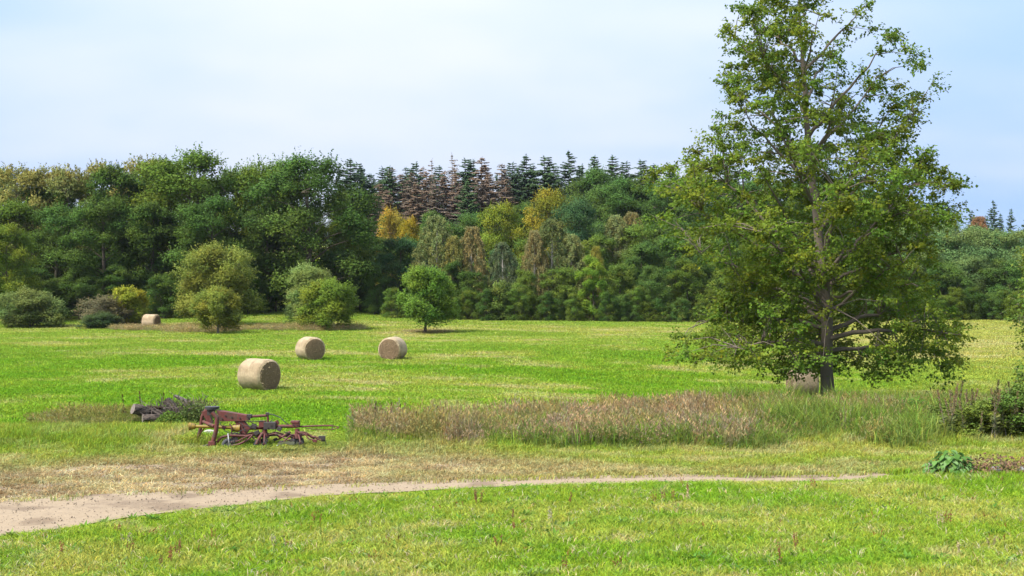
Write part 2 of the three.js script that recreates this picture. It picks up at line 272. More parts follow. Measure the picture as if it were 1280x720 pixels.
function planted(kind, name, geo, color, bark, p, height, widen, label, category, group, turn, through = 0.3) {
  const key = kind + color.join();
  let src = protos[key];
  if (!src) { src = protos[key] = new THREE.Group(); src.userData = { kindName: name }; part('trunk', geo.wood, bark, src); const lm = leafMat(color, through); if (geo.leaves.attributes.normal) lm.flatShading = false; part('crown', geo.leaves, lm, src); }
  src.userData.kindName = name;
  const s = height / geo.height, g = copyOf(src, p, turn, s * widen, s);
  return tag(g, label, category, group);
}

// ---------------------------------------------------------------- forest
const A = {
  oak1: broadleaf({ seed: 11, height: 17, radius: 6.2, base: 1.6, pads: 126, padR: 1.22, perPad: 153, leafL: 0.27, leafW: 0.179, shape: egg, stem: 0.42 }),
  oak2: broadleaf({ seed: 12, height: 17, radius: 5.6, base: 1.0, pads: 115, padR: 1.26, perPad: 163, leafL: 0.26, leafW: 0.172, shape: round_, stem: 0.42 }),
  oak3: broadleaf({ seed: 111, height: 17, radius: 5.8, base: 1.0, pads: 130, padR: 1.05, perPad: 165, leafL: 0.26, leafW: 0.17, shape: (t) => egg(t) * (0.8 + 0.2 * Math.sin(t * 13)), stem: 0.42, flat: 0.95, lobe: 0.28 }),
  ash3: broadleaf({ seed: 113, height: 14, radius: 4.0, base: 0.5, pads: 120, padR: 0.80, perPad: 140, leafL: 0.25, leafW: 0.14, shape: (t) => egg(t) * (0.85 + 0.15 * Math.sin(t * 17 + 1)), stem: 0.26, flat: 0.95, lobe: 0.27 }),
  ash1: broadleaf({ seed: 13, height: 15, radius: 4.2, base: 0.8, pads: 115, padR: 0.94, perPad: 132, leafL: 0.27, leafW: 0.133, shape: egg, stem: 0.28, flat: 0.8, hang: 0.15 }),
  ash2: broadleaf({ seed: 14, height: 13, radius: 4.4, base: 0.4, pads: 115, padR: 0.91, perPad: 127, leafL: 0.23, leafW: 0.148, shape: dome, stem: 0.25, flat: 0.75 }),
  round1: broadleaf({ seed: 15, height: 13, radius: 5.2, base: 1.2, pads: 115, padR: 1.05, perPad: 142, leafL: 0.23, leafW: 0.164, shape: round_, stem: 0.3 }),
  sallow1: broadleaf({ seed: 16, height: 9, radius: 4.2, base: 0.1, pads: 126, padR: 0.73, perPad: 122, leafL: 0.20, leafW: 0.094, shape: dome, stem: 0.16, stems: 4, flat: 0.85, spread: 0.4 }),
  sallow2: broadleaf({ seed: 17, height: 9, radius: 3.6, base: 0.1, pads: 115, padR: 0.70, perPad: 127, leafL: 0.19, leafW: 0.101, shape: egg, stem: 0.16, stems: 4, flat: 0.9, hang: 0.2 }),
  thin: broadleaf({ seed: 18, height: 17, radius: 4.4, base: 3, pads: 84, padR: 0.84, perPad: 37, leafL: 0.30, leafW: 0.18, shape: egg, stem: 0.26, limbs: 60, flat: 0.8 }),
  cone1: broadleaf({ seed: 19, height: 5, radius: 2.0, base: 0.1, pads: 80, padR: 0.62, perPad: 90, leafL: 0.22, leafW: 0.12, shape: cone, stem: 0.1, flat: 0.9 }),
  birch1: birch({ seed: 21, height: 13, radius: 3.1 }), birch2: birch({ seed: 22, height: 12, radius: 2.6 }),
  spruce1: spruce({ seed: 31, height: 22, radius: 4.3 }), spruce2: spruce({ seed: 32, height: 22, radius: 3.5 }), spruce3: spruce({ seed: 35, height: 22, radius: 4.0, sparse: 0.25 }),
  dead1: spruce({ seed: 33, height: 22, radius: 4.4, dead: 1 }), dead2: spruce({ seed: 34, height: 22, radius: 3.8, dead: 1, sparse: 0.1 }), bare: spruce({ seed: 36, height: 22, radius: 3.2, dead: 1, sparse: 0.45 }),
};
const rf = rng(77);
const K_OAK = [0.074, 0.128, 0.022], K_OAK2 = [0.112, 0.160, 0.020], K_ASH = [0.092, 0.160, 0.032], K_MID = [0.132, 0.198, 0.030], K_OLIVE = [0.235, 0.225, 0.06], K_BIRCH = [0.215, 0.240, 0.080], K_RUST = [0.26, 0.22, 0.085], K_GOLD = [0.42, 0.305, 0.045], K_LIME = [0.215, 0.255, 0.028], K_SALLOW = [0.145, 0.220, 0.068], K_BRIGHT = [0.18, 0.28, 0.030], K_BLUE = [0.070, 0.140, 0.048], K_OCHRE = [0.245, 0.235, 0.028];
function wood(kind, name, color, px, topY, d, widen, label, category, group, bark = BARK) {
  if (kind.startsWith('oak')) widen *= 1.16; if (kind.startsWith('oak') && rf() < 0.4) kind = 'oak3'; if (kind.startsWith('ash')) widen *= 1.1; if (kind.startsWith('ash') && rf() < 0.35) kind = 'ash3';
  const p = atDepth(px, d), h = heightTo(topY, p); planted(kind, name, A[kind], color, bark, p, h, widen * (0.92 + 0.16 * rf()), label, category, group, rf() * 6.28); }
const oakLabel = ['tall dark green broadleaf tree in the forest wall beyond the pale rounded tree', 'tree', 'dark broadleaf trees of the forest wall'];
for (const [k, px, y, d, w, c] of [
  ['oak2', -60, 205, 150, 1, K_OAK], ['oak1', -14, 204, 158, 1, K_OAK], ['oak2', 52, 226, 154, 1, K_OAK], ['oak2', 100, 216, 152, 0.9, K_OAK2], ['oak1', 150, 203, 146, 0.9, K_OAK], ['oak2', 198, 196, 150, 0.9, K_OAK2], ['oak1', 238, 181, 143, 1.0, K_OAK2], ['oak2', 296, 204, 150, 0.9, K_OAK], ['oak1', 338, 192, 146, 0.9, K_OAK2], ['oak1', 388, 187, 138, 1.12, K_OAK], ['oak2', 420, 238, 150, 0.75, K_OAK2],
  ['oak2', 70, 250, 138, 1, K_OAK], ['oak1', 130, 245, 134, 0.95, K_OAK], ['oak2', 190, 250, 136, 1, K_OAK], ['oak1', 265, 240, 134, 0.95, K_OAK], ['oak2', 335, 252, 139, 0.9, K_OAK], ['oak1', 430, 278, 146, 0.8, K_OAK2], ['oak2', 20, 245, 142, 1, K_OAK2],
  ['oak1', -40, 230, 170, 1, K_OAK], ['oak2', 60, 225, 172, 1, K_OAK], ['oak1', 160, 220, 170, 1, K_OAK], ['oak2', 260, 215, 170, 1, K_OAK], ['oak1', 350, 220, 170, 1, K_OAK], ['oak2', 448, 262, 172, 0.7, K_OAK],
]) wood(k, 'oak_tree', c, px, y, d, w, ...oakLabel);
for (const [px, y, d] of [[18, 203, 149], [40, 210, 147], [64, 206, 150], [88, 205, 148], [176, 193, 151], [128, 199, 152]]) wood('thin', 'thin_topped_tree', K_OLIVE, px, y, d, 0.9, 'thin topped olive tree rising over the dark forest wall', 'tree', 'olive tree tops over the forest wall');
wood('round1', 'edge_tree', [0.135, 0.19, 0.022], 8, 276, 124, 0.85, 'yellow green tree at the forest edge above the sage bush', 'tree');
// under-storey of the forest wall
for (const [px, y, d, k] of [[40, 330, 130, 'ash2'], [100, 335, 131, 'sallow1'], [150, 330, 132, 'ash2'], [205, 340, 131, 'sallow1'], [250, 345, 134, 'ash2'], [310, 330, 136, 'sallow1'], [345, 345, 140, 'ash2'], [420, 330, 150, 'sallow1'], [450, 335, 146, 'ash2'], [380, 340, 150, 'sallow2'], [-20, 330, 132, 'ash2'], [75, 345, 134, 'sallow2'], [175, 345, 135, 'sallow2'], [285, 350, 138, 'sallow2']]) wood(k, 'understorey_tree', K_OAK, px, y, d, 1.25, 'dark low tree filling the shade under the forest wall', 'tree', 'low trees under the forest wall');
// mixed young wood in the middle and on the right
const mixed = ['young green broadleaf tree in the mixed wood edge behind the meadow', 'tree', 'young trees of the mixed wood edge'];
for (const [k, px, y, d, w, c] of [
  ['sallow1', 468, 328, 138, 0.8, K_ASH], ['ash1', 500, 292, 142, 1.1, K_BLUE], ['ash1', 466, 292, 152, 1.1, K_OAK], ['ash2', 519, 292, 150, 0.9, K_ASH], ['ash2', 478, 300, 148, 0.9, K_ASH], ['sallow2', 520, 330, 138, 0.9, K_MID], ['ash2', 565, 325, 137, 0.9, K_OAK], ['ash2', 590, 335, 136, 1, K_OAK], ['sallow1', 655, 335, 135, 1, K_MID], ['ash1', 630, 305, 148, 1, K_BLUE], ['ash2', 700, 330, 136, 1.1, K_MID], ['ash1', 725, 318, 142, 1, K_OAK2], ['ash2', 775, 325, 136, 1.1, K_MID], ['sallow1', 815, 330, 135, 1.1, K_ASH], ['ash1', 800, 300, 142, 1.1, K_ASH], ['ash1', 845, 288, 142, 1.1, K_ASH], ['ash2', 860, 322, 136, 1.1, K_OAK2], ['ash1', 895, 292, 144, 1.1, K_ASH], ['ash2', 915, 315, 137, 1.1, K_MID], ['ash1', 945, 290, 145, 1.1, K_ASH], ['ash2', 965, 320, 137, 1.1, K_ASH], ['ash1', 1000, 285, 145, 1.1, K_ASH], ['ash2', 1020, 320, 138, 1.1, K_MID], ['ash1', 1060, 290, 146, 1.1, K_ASH], ['ash2', 1080, 325, 138, 1.1, K_ASH], ['ash1', 1110, 285, 148, 1.1, K_ASH], ['ash2', 1135, 320, 139, 1.1, K_MID],
  ['ash1', 560, 275, 158, 1, K_ASH], ['ash1', 665, 290, 156, 1, K_MID], ['ash1', 745, 290, 156, 1.1, K_MID], ['ash2', 790, 275, 160, 1.2, K_MID], ['ash1', 830, 270, 164, 1.1, K_ASH], ['ash2', 880, 268, 164, 1.2, K_ASH], ['ash1', 930, 262, 164, 1.1, K_MID], ['ash2', 985, 262, 166, 1.2, K_ASH], ['ash1', 1040, 262, 166, 1.1, K_ASH], ['ash2', 1095, 264, 168, 1.2, K_MID], ['ash1', 520, 282, 162, 1, K_ASH],
]) wood(k, 'young_tree', c, px, y, d, w, ...mixed);
for (const [px, y, d, k, c] of [[1160, 275, 150, 'sallow1', K_SALLOW], [1195, 285, 146, 'sallow2', K_SALLOW], [1230, 282, 150, 'sallow1', K_SALLOW], [1268, 285, 147, 'sallow2', K_SALLOW], [1180, 325, 138, 'sallow1', K_ASH], [1215, 318, 139, 'sallow1', K_SALLOW], [1255, 322, 137, 'sallow2', K_ASH], [1290, 310, 140, 'sallow1', K_SALLOW], [1310, 285, 150, 'sallow2', K_SALLOW], [1340, 290, 150, 'sallow1', K_SALLOW], [1145, 300, 142, 'sallow2', K_SALLOW], [1150, 266, 168, 'ash2', K_SALLOW], [1185, 272, 170, 'ash2', K_SALLOW], [1222, 280, 170, 'ash2', K_SALLOW], [1262, 284, 170, 'ash2', K_SALLOW], [1300, 284, 170, 'ash2', K_SALLOW]]) wood(k, 'sallow_tree', c, px, y, d, 1.25, 'grey green sallow at the field edge right behind the large alder', 'tree', 'grey green sallows along the field edge');
for (const [k, px, y, d, w, c, l] of [
  ['birch1', 545, 266, 140, 1.05, K_BIRCH, 'olive weeping birch with a pale top beside the golden tree'], ['birch2', 566, 292, 139, 1, K_OLIVE, 'small olive birch at the foot of the weeping birches'], ['birch2', 590, 280, 140, 0.9, K_RUST, 'rusty orange topped birch among green trees'], ['birch1', 628, 300, 139, 1.1, [0.125, 0.155, 0.068], 'grey green weeping birch with long hanging strands'], ['birch1', 690, 270, 142, 1.1, [0.14, 0.165, 0.05], 'tall weeping birch with thin olive strands below the ochre tree'], ['birch2', 668, 285, 140, 0.75, K_RUST, 'narrow rust tinted birch leaning on the tall olive birch'], ['birch2', 715, 290, 141, 1, K_BIRCH, 'pale olive birch behind the bright green maple'], ['birch2', 770, 266, 160, 1, K_BIRCH, 'far pale birch rising over the young trees'], ['birch2', 790, 262, 162, 0.9, [0.23, 0.20, 0.07], 'yellowing far birch rising over the young trees'], ['birch2', 745, 305, 138, 0.7, [0.24, 0.23, 0.04], 'yellow topped narrow birch behind the bright green maple'], ['birch2', 1223, 268, 190, 0.9, [0.28, 0.16, 0.08], 'reddish brown birch top beside the small spruces'],
]) wood(k, 'birch_tree', c, px, y, d, w, l, 'tree', null, BARK_PALE);
wood('ash2', 'maple_tree', K_BRIGHT, 742, 318, 133.5, 0.8, 'bright green maple standing out of the dark wood edge', 'tree');
wood('cone1', 'young_birch', [0.15, 0.205, 0.04], 625, 349, 132, 1.0, 'small cone shaped pale green tree at the wood edge', 'tree');
wood('round1', 'golden_tree', K_GOLD, 488, 256, 160, 0.5, 'golden yellow autumn tree below the brown dead spruces', 'tree');
wood('round1', 'golden_tree', [0.36, 0.28, 0.025], 512, 268, 158, 0.45, 'small yellow green tree leaning on the golden tree', 'tree');
wood('round1', 'yellowing_tree', K_LIME, 626, 249, 160, 0.8, 'round yellow green tree in front of the spruces', 'tree');
wood('round1', 'yellowing_tree', K_OCHRE, 688, 232, 168, 0.8, 'round ochre green tree below the dark spruces', 'tree');
wood('round1', 'dark_tree', K_BLUE, 722, 243, 160, 0.75, 'round bluish green tree beside the ochre tree', 'tree');
for (const [px, y, d, k] of [[745, 205, 196, 'oak2'], [772, 218, 190, 'oak1'], [800, 222, 190, 'oak2'], [832, 226, 188, 'oak1'], [865, 222, 190, 'oak2'], [900, 218, 192, 'oak1'], [940, 220, 192, 'oak2'], [985, 222, 192, 'oak1'], [1030, 224, 192, 'oak2'], [1075, 230, 192, 'oak1'], [1110, 240, 194, 'oak2'], [1140, 252, 194, 'oak1'], [650, 250, 186, 'oak2'], [590, 262, 186, 'oak1'], [540, 262, 186, 'oak2'], [700, 245, 188, 'oak1']]) wood(k, 'hill_tree', K_ASH, px, y, d, 0.85, 'deep green tree on the wooded rise under the spruce tips', 'tree', 'deep green trees on the wooded rise');
const K_SPR = [0.070, 0.122, 0.058], K_SPR2 = [0.088, 0.150, 0.055], K_DEAD = [0.225, 0.160, 0.108], K_DEAD2 = [0.20, 0.158, 0.115];
for (const [px, y, d, k, c] of [[438, 197, 205, 'spruce3', K_SPR], [446, 201, 212, 'spruce1', K_SPR], [462, 216, 214, 'spruce2', K_SPR], [478, 207, 216, 'spruce1', K_SPR], [487, 206, 210, 'spruce1', K_SPR2], [507, 208, 220, 'spruce2', K_SPR], [521, 201, 216, 'spruce1', K_SPR], [549, 206, 222, 'spruce2', K_SPR], [581, 196, 215, 'spruce1', K_SPR], [592, 198, 214, 'spruce2', K_SPR], [585, 224, 200, 'spruce1', K_SPR2], [641, 201, 214, 'spruce1', K_SPR], [658, 192, 212, 'spruce1', K_SPR], [667, 205, 216, 'spruce2', K_SPR], [680, 193, 210, 'spruce1', K_SPR2], [692, 205, 216, 'spruce2', K_SPR2], [711, 187, 212, 'spruce3', K_SPR], [728, 204, 216, 'spruce1', K_SPR], [743, 193, 218, 'spruce1', K_SPR2], [765, 193, 216, 'spruce2', K_SPR2], [783, 200, 218, 'spruce1', K_SPR], [800, 198, 220, 'spruce1', K_SPR2], [818, 204, 220, 'spruce2', K_SPR], [840, 206, 222, 'spruce1', K_SPR2], [865, 208, 222, 'spruce2', K_SPR], [905, 206, 224, 'spruce1', K_SPR], [950, 208, 224, 'spruce2', K_SPR], [1000, 210, 224, 'spruce1', K_SPR], [1050, 215, 224, 'spruce2', K_SPR], [1092, 224, 224, 'spruce1', K_SPR], [1125, 236, 222, 'spruce2', K_SPR2], [430, 225, 220, 'spruce2', K_SPR], [655, 225, 222, 'spruce1', K_SPR]]) wood(k, 'spruce_tree', c, px, y, d, 1.35 + 0.3 * rf(), 'dark green spruce in the row of pointed tips along the skyline', 'spruce', 'green spruces along the skyline');
for (const [px, y, d, k, l] of [[1184, 250, 205, 'spruce2'], [1190, 256, 200, 'spruce1'], [1215, 262, 205, 'spruce2'], [1241, 249, 205, 'spruce3'], [1264, 260, 205, 'spruce3'], [1282, 268, 205, 'spruce1'], [1250, 266, 210, 'spruce2'], [1232, 268, 212, 'spruce1']]) wood(k, 'spruce_tree', K_SPR, px, y, d, 0.95, 'small dark spruce tip above the grey green sallows', 'spruce', 'small spruces above the sallows');
for (const [px, y, d, k, c] of [[474, 228, 206, 'dead1', K_DEAD], [500, 216, 210, 'dead1', K_DEAD], [514, 214, 207, 'dead2', K_DEAD2], [533, 213, 206, 'dead1', K_DEAD], [545, 222, 203, 'dead1', K_DEAD2], [556, 212, 208, 'dead2', K_DEAD], [570, 216, 206, 'dead1', K_DEAD], [602, 195, 209, 'dead1', K_DEAD], [612, 215, 204, 'dead1', K_DEAD], [627, 203, 208, 'dead2', K_DEAD2], [632, 222, 205, 'dead1', K_DEAD], [577, 230, 204, 'dead1', K_DEAD2], [521, 228, 203, 'dead1', K_DEAD], [484, 236, 203, 'dead2', K_DEAD], [598, 222, 203, 'dead1', K_DEAD2]]) wood(k, 'dead_spruce', c, px, y, d, 1.35 + 0.3 * rf(), 'dead spruce with reddish brown needles among the green spruces', 'spruce', 'brown dead spruces on the skyline', BARK_DEAD);
for (const [px, y, d] of [[565, 190, 210], [540, 197, 214]]) wood('bare', 'bare_spruce', K_DEAD2, px, y, d, 1, 'nearly bare dead spruce with a thin spiky top', 'spruce', 'bare dead spruces', BARK_DEAD);

for (let px = 425, k = 0; px < 1130; px += 13, k++) { const dead = px > 468 && px < 640 && k % 3 !== 0, y = 216 + 10 * Math.sin(k * 2.1) + (px > 1040 ? (px - 1040) * 0.3 : 0); if (dead) wood(k % 2 ? 'dead1' : 'dead2', 'dead_spruce', K_DEAD, px, y, 226 + 8 * rf(), 1.2, 'dead spruce with reddish brown needles among the green spruces', 'spruce', 'brown dead spruces on the skyline', BARK_DEAD); else wood(k % 2 ? 'spruce1' : 'spruce2', 'spruce_tree', K_SPR, px, y, 230 + 8 * rf(), 1.15, 'dark green spruce in the row of pointed tips along the skyline', 'spruce', 'green spruces along the skyline'); }
for (let px = 452, k = 0; px < 1330; px += 19, k++) { const d = 131.5 + 3.5 * rf() + (px < 480 ? 8 : 0); wood(k % 2 ? 'sallow1' : 'sallow2', 'edge_shrub', [K_OAK, K_ASH, K_MID, K_OAK2][k % 4], px + 8 * rf(), 378 - 22 * rf(), d, 1.1, 'low dark shrub at the very foot of the mixed wood edge', 'shrub', 'low shrubs along the wood edge'); }

// ---------------------------------------------------------------- meadow trees and bushes
const O = {
  apple: broadleaf({ seed: 41, height: 7, radius: 3.7, base: 0.9, pads: 150, padR: 0.8, perPad: 120, leafL: 0.20, leafW: 0.10, shape: round_, stem: 0.16, flat: 0.9, pale: 0.1, shoots: 9, lobe: 0.30 }),
  small: broadleaf({ seed: 42, height: 4, radius: 2.5, base: 0.55, pads: 110, padR: 0.55, perPad: 90, leafL: 0.17, leafW: 0.09, shape: (t) => round_(t) * (1 - 0.35 * t), stem: 0.12, flat: 0.85, shoots: 9, lobe: 0.30 }),
  plum: broadleaf({ seed: 43, height: 6.2, radius: 2.6, base: 0.5, pads: 130, padR: 0.65, perPad: 110, leafL: 0.20, leafW: 0.09, shape: (t) => egg(t), stem: 0.13, flat: 1.1, stems: 2, shoots: 9, lobe: 0.30 }),
  orchard: broadleaf({ seed: 44, height: 5.8, radius: 2.7, base: 1.1, pads: 140, padR: 0.6, perPad: 105, leafL: 0.18, leafW: 0.11, shape: egg, stem: 0.14, flat: 0.7, shoots: 9, lobe: 0.30 }),
  bush: broadleaf({ seed: 45, height: 3.2, radius: 2.9, base: 0.05, pads: 130, padR: 0.55, perPad: 95, leafL: 0.17, leafW: 0.08, shape: dome, stem: 0.08, stems: 6, flat: 0.95, shoots: 9, lobe: 0.30 }),
  bush2: broadleaf({ seed: 46, height: 3.2, radius: 2.0, base: 0.05, pads: 90, padR: 0.5, perPad: 90, leafL: 0.17, leafW: 0.09, shape: (t) => dome(t) * (0.8 + 0.2 * Math.sin(t * 9)), stem: 0.08, stems: 5, flat: 1, shoots: 9, lobe: 0.30 }),
  twiggy: broadleaf({ seed: 47, height: 2.6, radius: 2.1, base: 0.05, pads: 80, padR: 0.5, perPad: 34, leafL: 0.16, leafW: 0.06, shape: dome, stem: 0.09, stems: 7, flat: 0.9, limbs: 80, shoots: 9, lobe: 0.30 }),
};
function lone(kind, name, color, px, baseY, topY, wide, label, category, bark = BARK, dx = 0) { const p = ground(px, baseY); const h = heightTo(topY, p); return planted(kind, name, O[kind], color, bark, p, h, wide, label, category, null, 1.3 * px, 0.42); }
lone('apple', 'apple_tree', [0.205, 0.235, 0.042], 272, 409, 300, 1.1, 'broad pale olive rounded tree standing before the dark forest wall', 'tree');
lone('small', 'apple_tree', [0.225, 0.255, 0.042], 272, 418, 355, 1.0, 'low spreading light green tree with a leaning bare trunk', 'tree', BARK_GREY);
lone('plum', 'plum_tree', [0.185, 0.245, 0.065], 388, 409, 325, 1.15, 'upright pale green tree paired with a lower brighter tree', 'tree');
lone('small', 'plum_tree', [0.19, 0.26, 0.032], 410, 413, 345, 1.12, 'lower bright green tree beside the upright pale green tree', 'tree');
lone('orchard', 'orchard_tree', [0.155, 0.255, 0.034], 532, 417, 330, 1.02, 'neat bright green round tree with a short clear trunk', 'tree');
lone('bush', 'wide_bush', [0.175, 0.225, 0.06], 40, 409, 356, 1.42, 'wide sage green bush at the field edge', 'bush');
lone('twiggy', 'twiggy_bush', [0.16, 0.145, 0.075], 130, 410, 364, 1.35, 'twiggy grey brown bush beside the yellow green bush', 'bush', BARK_GREY);
lone('bush2', 'yellow_bush', [0.29, 0.30, 0.03], 160, 409, 356, 1.2, 'yellow green bush beside the half hidden bale', 'bush');
lone('bush', 'low_bush', [0.09, 0.135, 0.045], 128, 411, 387, 1.7, 'low dark green bramble at the foot of the twiggy bush', 'bush');

// ---------------------------------------------------------------- the large alder: leader, limbs, flat leafy sprays
function alder({ seed, env, lean, height, limbs, clear, leafL, leafW, clumps, perTwig = 9, trunkR }) {
  const r = rng(seed), leaves = new Faces(), wood = new Faces();
  const tab = (t, k, y) => { for (let i = 1; i < t.length; i++) if (y <= t[i][0]) { const a = t[i - 1], b = t[i]; return lerp(a[k], b[k], clamp((y - a[0]) / (b[0] - a[0]), 0, 1)); } return t[t.length - 1][k]; };
  const axis = (y) => V(tab(lean, 1, y), y, 0.25 * Math.sin(y * 0.4)), pts = [], rad = [];
  for (let k = 0; k <= 26; k++) { const t = k / 26, y = k ? t * height : -0.3; pts.push(axis(y).add(V((r() - 0.5) * 0.05, 0, (r() - 0.5) * 0.05))); rad.push(trunkR * (1 - t) ** 0.85 * (1 + 0.45 * Math.exp(-Math.max(0, y) * 2.2)) + 0.012); }
  wood.tube(pts, rad, 14);
  const bound = (y, az) => { const ca = Math.cos(az), L = tab(env, 1, y), R = tab(env, 2, y), side = ca < 0 ? L : R; return side * Math.abs(ca) + 0.84 * (L + R) / 2 * (1 - Math.abs(ca)); };
  const lines = [], tips = [];                                                  // points of the wood that twigs may spring from: [point, radius]
  for (let k = 3; k < 26; k++) lines.push([pts[k], rad[k]]);
  for (let i = 0; i < limbs; i++) {
    const f = (i + 0.7 * r()) / limbs, ht = lerp(env[0][0] + 0.6, height - 0.5, f), az = i * 2.39996 + (r() - 0.5) * 0.6, u = ht / height, reach = bound(ht, az) * (0.62 + 0.3 * r());
    const hs = clamp(ht - reach * lerp(-0.02, 0.95, sst(u, 0.08, 0.6)) * (0.75 + 0.5 * r()), clear, height * 0.95), s0 = axis(hs), e0 = axis(ht).add(V(Math.cos(az) * reach, 0, Math.sin(az) * reach));
    const mid = s0.clone().lerp(e0, 0.45).add(V((r() - 0.5) * 0.7, 0.10 * reach * (u < 0.5 ? 1 : -0.6), (r() - 0.5) * 0.7)), P = [], Q = [], N = 9, r0 = Math.min(0.10, 0.022 + 0.015 * reach);
    for (let k = 0; k <= N; k++) { const t = k / N, p = bez(s0, mid, e0, t); if (k && k < N) p.add(V((r() - 0.5) * 0.16, (r() - 0.5) * 0.14, (r() - 0.5) * 0.16)); P.push(p); Q.push(r0 * (1 - t) ** 0.8 + 0.008); if (k > 1) lines.push([p, Q[k]]); }
    wood.tube(P, Q, 6);
    for (const k of [6, 8, 9]) tips.push(P[k]);
  }
  for (let i = 0, tries = 0; i < clumps && tries < clumps * 8; tries++) {
    const tip = tips[tries], ax = tip && axis(tip.y), y = tip ? tip.y + 0.1 : lerp(env[0][0], height - 0.15, r()), az = tip ? Math.atan2(tip.z - ax.z, tip.x - ax.x) : r() * 6.2832, B = bound(y, az); if (!tip && r() > (B / 6) ** 1.0 + 0.05) continue;
    const rho = tip ? (Math.hypot(tip.x - ax.x, tip.z - ax.z) + 0.3) / Math.max(B, 0.3) : 0.12 + 0.88 * r() ** 0.42, u = y / height, gap = fbm(Math.cos(az) * rho * B * 0.62 + 31, y * 0.95 + Math.sin(az) * rho * B * 0.6 + 7, 2); if (!tip && gap < lerp(0.445, 0.49, sst(u, 0.42, 0.68))) continue;
    if (y < clear + 0.4 && rho < 0.3) continue; const size = lerp(0.62, 0.46, u) * (0.7 + 0.6 * r()), q = Math.max(0, rho * B - size * 0.55), c = axis(y).add(V(Math.cos(az) * q, 0, Math.sin(az) * q)); if (c.z > 0 && Math.abs(c.x - axis(y).x) < (y < clear + 2.2 ? 0.9 : u > 0.48 ? 0.3 : 0) && trunkR > 0.2) continue;
    i++;
    let best = 1e9, from = pts[8]; for (const [p] of lines) { const d = p.distanceToSquared(c) * (p.y > c.y + 0.15 ? 2.2 : 1) + (Math.hypot(p.x, p.z) > Math.hypot(c.x, c.z) + 0.3 ? 4 : 0); if (d < best) { best = d; from = p; } }
    const dir = V().subVectors(c, from), far = dir.length(); dir.normalize();
    wood.tube([from, from.clone().lerp(c, 0.5).add(V((r() - 0.5) * 0.15 * far, 0.10 * far, (r() - 0.5) * 0.15 * far)), c], [0.012 + 0.007 * far, 0.009 + 0.003 * far, 0.005], 4);
    const out = V(Math.cos(az) * 0.8, 0.35 - 0.25 * (1 - u), Math.sin(az) * 0.8), ct = tint(r, 0.42, 0.2), twigs = 10;
    for (let w = 0; w < twigs; w++) {
      const td = dirOn(r).multiplyScalar(0.9).add(out.clone().multiplyScalar(0.55)); td.y = td.y * 0.5 + 0.04; td.normalize(); const tl = 1.1 * size * (0.55 + 0.6 * r()), tip = c.clone().addScaledVector(td, tl); tip.y -= tl * 0.15; if (w % 3 === 0) wood.tube([c, tip], [0.006, 0.003], 3);
      for (let m = 0; m < perTwig; m++) {
        const x = 0.18 + 0.86 * (m + r()) / perTwig, p = c.clone().lerp(tip, x).add(V((r() - 0.5) * 0.15, (r() - 0.5) * 0.13, (r() - 0.5) * 0.15)), nrm = dirOn(r).multiplyScalar(0.7).addScaledVector(td, 0.25).add(V(0, 0.65, 0)).normalize(), a = dirOn(r).add(td); a.y -= 0.4; a.addScaledVector(nrm, -a.dot(nrm)).normalize();
        const e2 = tint(r, 0.36, 0.12), yel = r() < 0.03 ? [1.6, 1.25, 0.8] : [1, 1, 1], v = V().subVectors(p, c).normalize(); leaves.leaf(p, a, nrm, leafL * (0.5 + 0.75 * r()), leafW * (0.5 + 0.75 * r()), [0, 1, 2].map((k) => ct[k] * e2[k] * yel[k]), 0.25, nrm.clone().multiplyScalar(0.75).addScaledVector(v, 0.35).addScaledVector(out, 0.2).normalize());
      }
    }
  }
  return { leaves: leaves.build(), wood: wood.build(true) };
}
{
  const p = ground(1035, 506);
  const geo = alder({ seed: 5, height: 15.7, clear: 1.9, limbs: 46, clumps: 1050, perTwig: 11, trunkR: 0.22, leafL: 0.125, leafW: 0.105,
    lean: [[0, 0], [3.5, -0.14], [9.2, -0.66], [11.5, -0.8], [16, -1.15]],
    env: [[1.1, 2.0, 4.3], [1.85, 5.9, 4.9], [2.7, 5.3, 5.4], [3.5, 4.1, 5.2], [4.4, 3.6, 4.3], [5.2, 4.9, 4.5], [6.1, 6.7, 4.8], [7.0, 6.8, 5.0], [8.1, 6.2, 5.0], [9.2, 4.7, 3.9], [10.4, 3.9, 4.1], [11.5, 3.5, 4.8], [12.4, 3.6, 4.2], [13.5, 3.6, 3.0], [14.4, 1.9, 2.3], [15.6, 0.5, 0.5]] });
  const g = thing('alder_tree', p); g.scale.setScalar(-p.z / 45.5);
  part('trunk', geo.wood, barkMat([0.125, 0.098, 0.075]), g); part('crown', geo.leaves, Object.assign(leafMat([0.140, 0.200, 0.023], 0.42), { flatShading: false }), g);
  tag(g, 'large lone alder with a tall airy crown above the dry grass strip', 'tree');
  const q = atDepth(1338, 41), geo2 = alder({ seed: 9, height: 6.4, clear: 0.7, limbs: 16, clumps: 190, trunkR: 0.10, leafL: 0.12, leafW: 0.09, lean: [[0, 0], [7, 0.3]], env: [[0.7, 2.2, 2], [2.0, 1.9, 2], [2.6, 1.5, 2], [3.6, 2.3, 2], [4.6, 2.2, 2], [5.6, 2.0, 1.6], [6.4, 0.6, 0.5]] });
  const g2 = thing('alder_sapling', q); part('trunk', geo2.wood, BARK_GREY, g2); part('crown', geo2.leaves, Object.assign(leafMat([0.14, 0.20, 0.032], 0.42), { flatShading: false }), g2);
  tag(g2, 'smaller tree whose branches reach in over the dark weedy bush', 'tree');
}

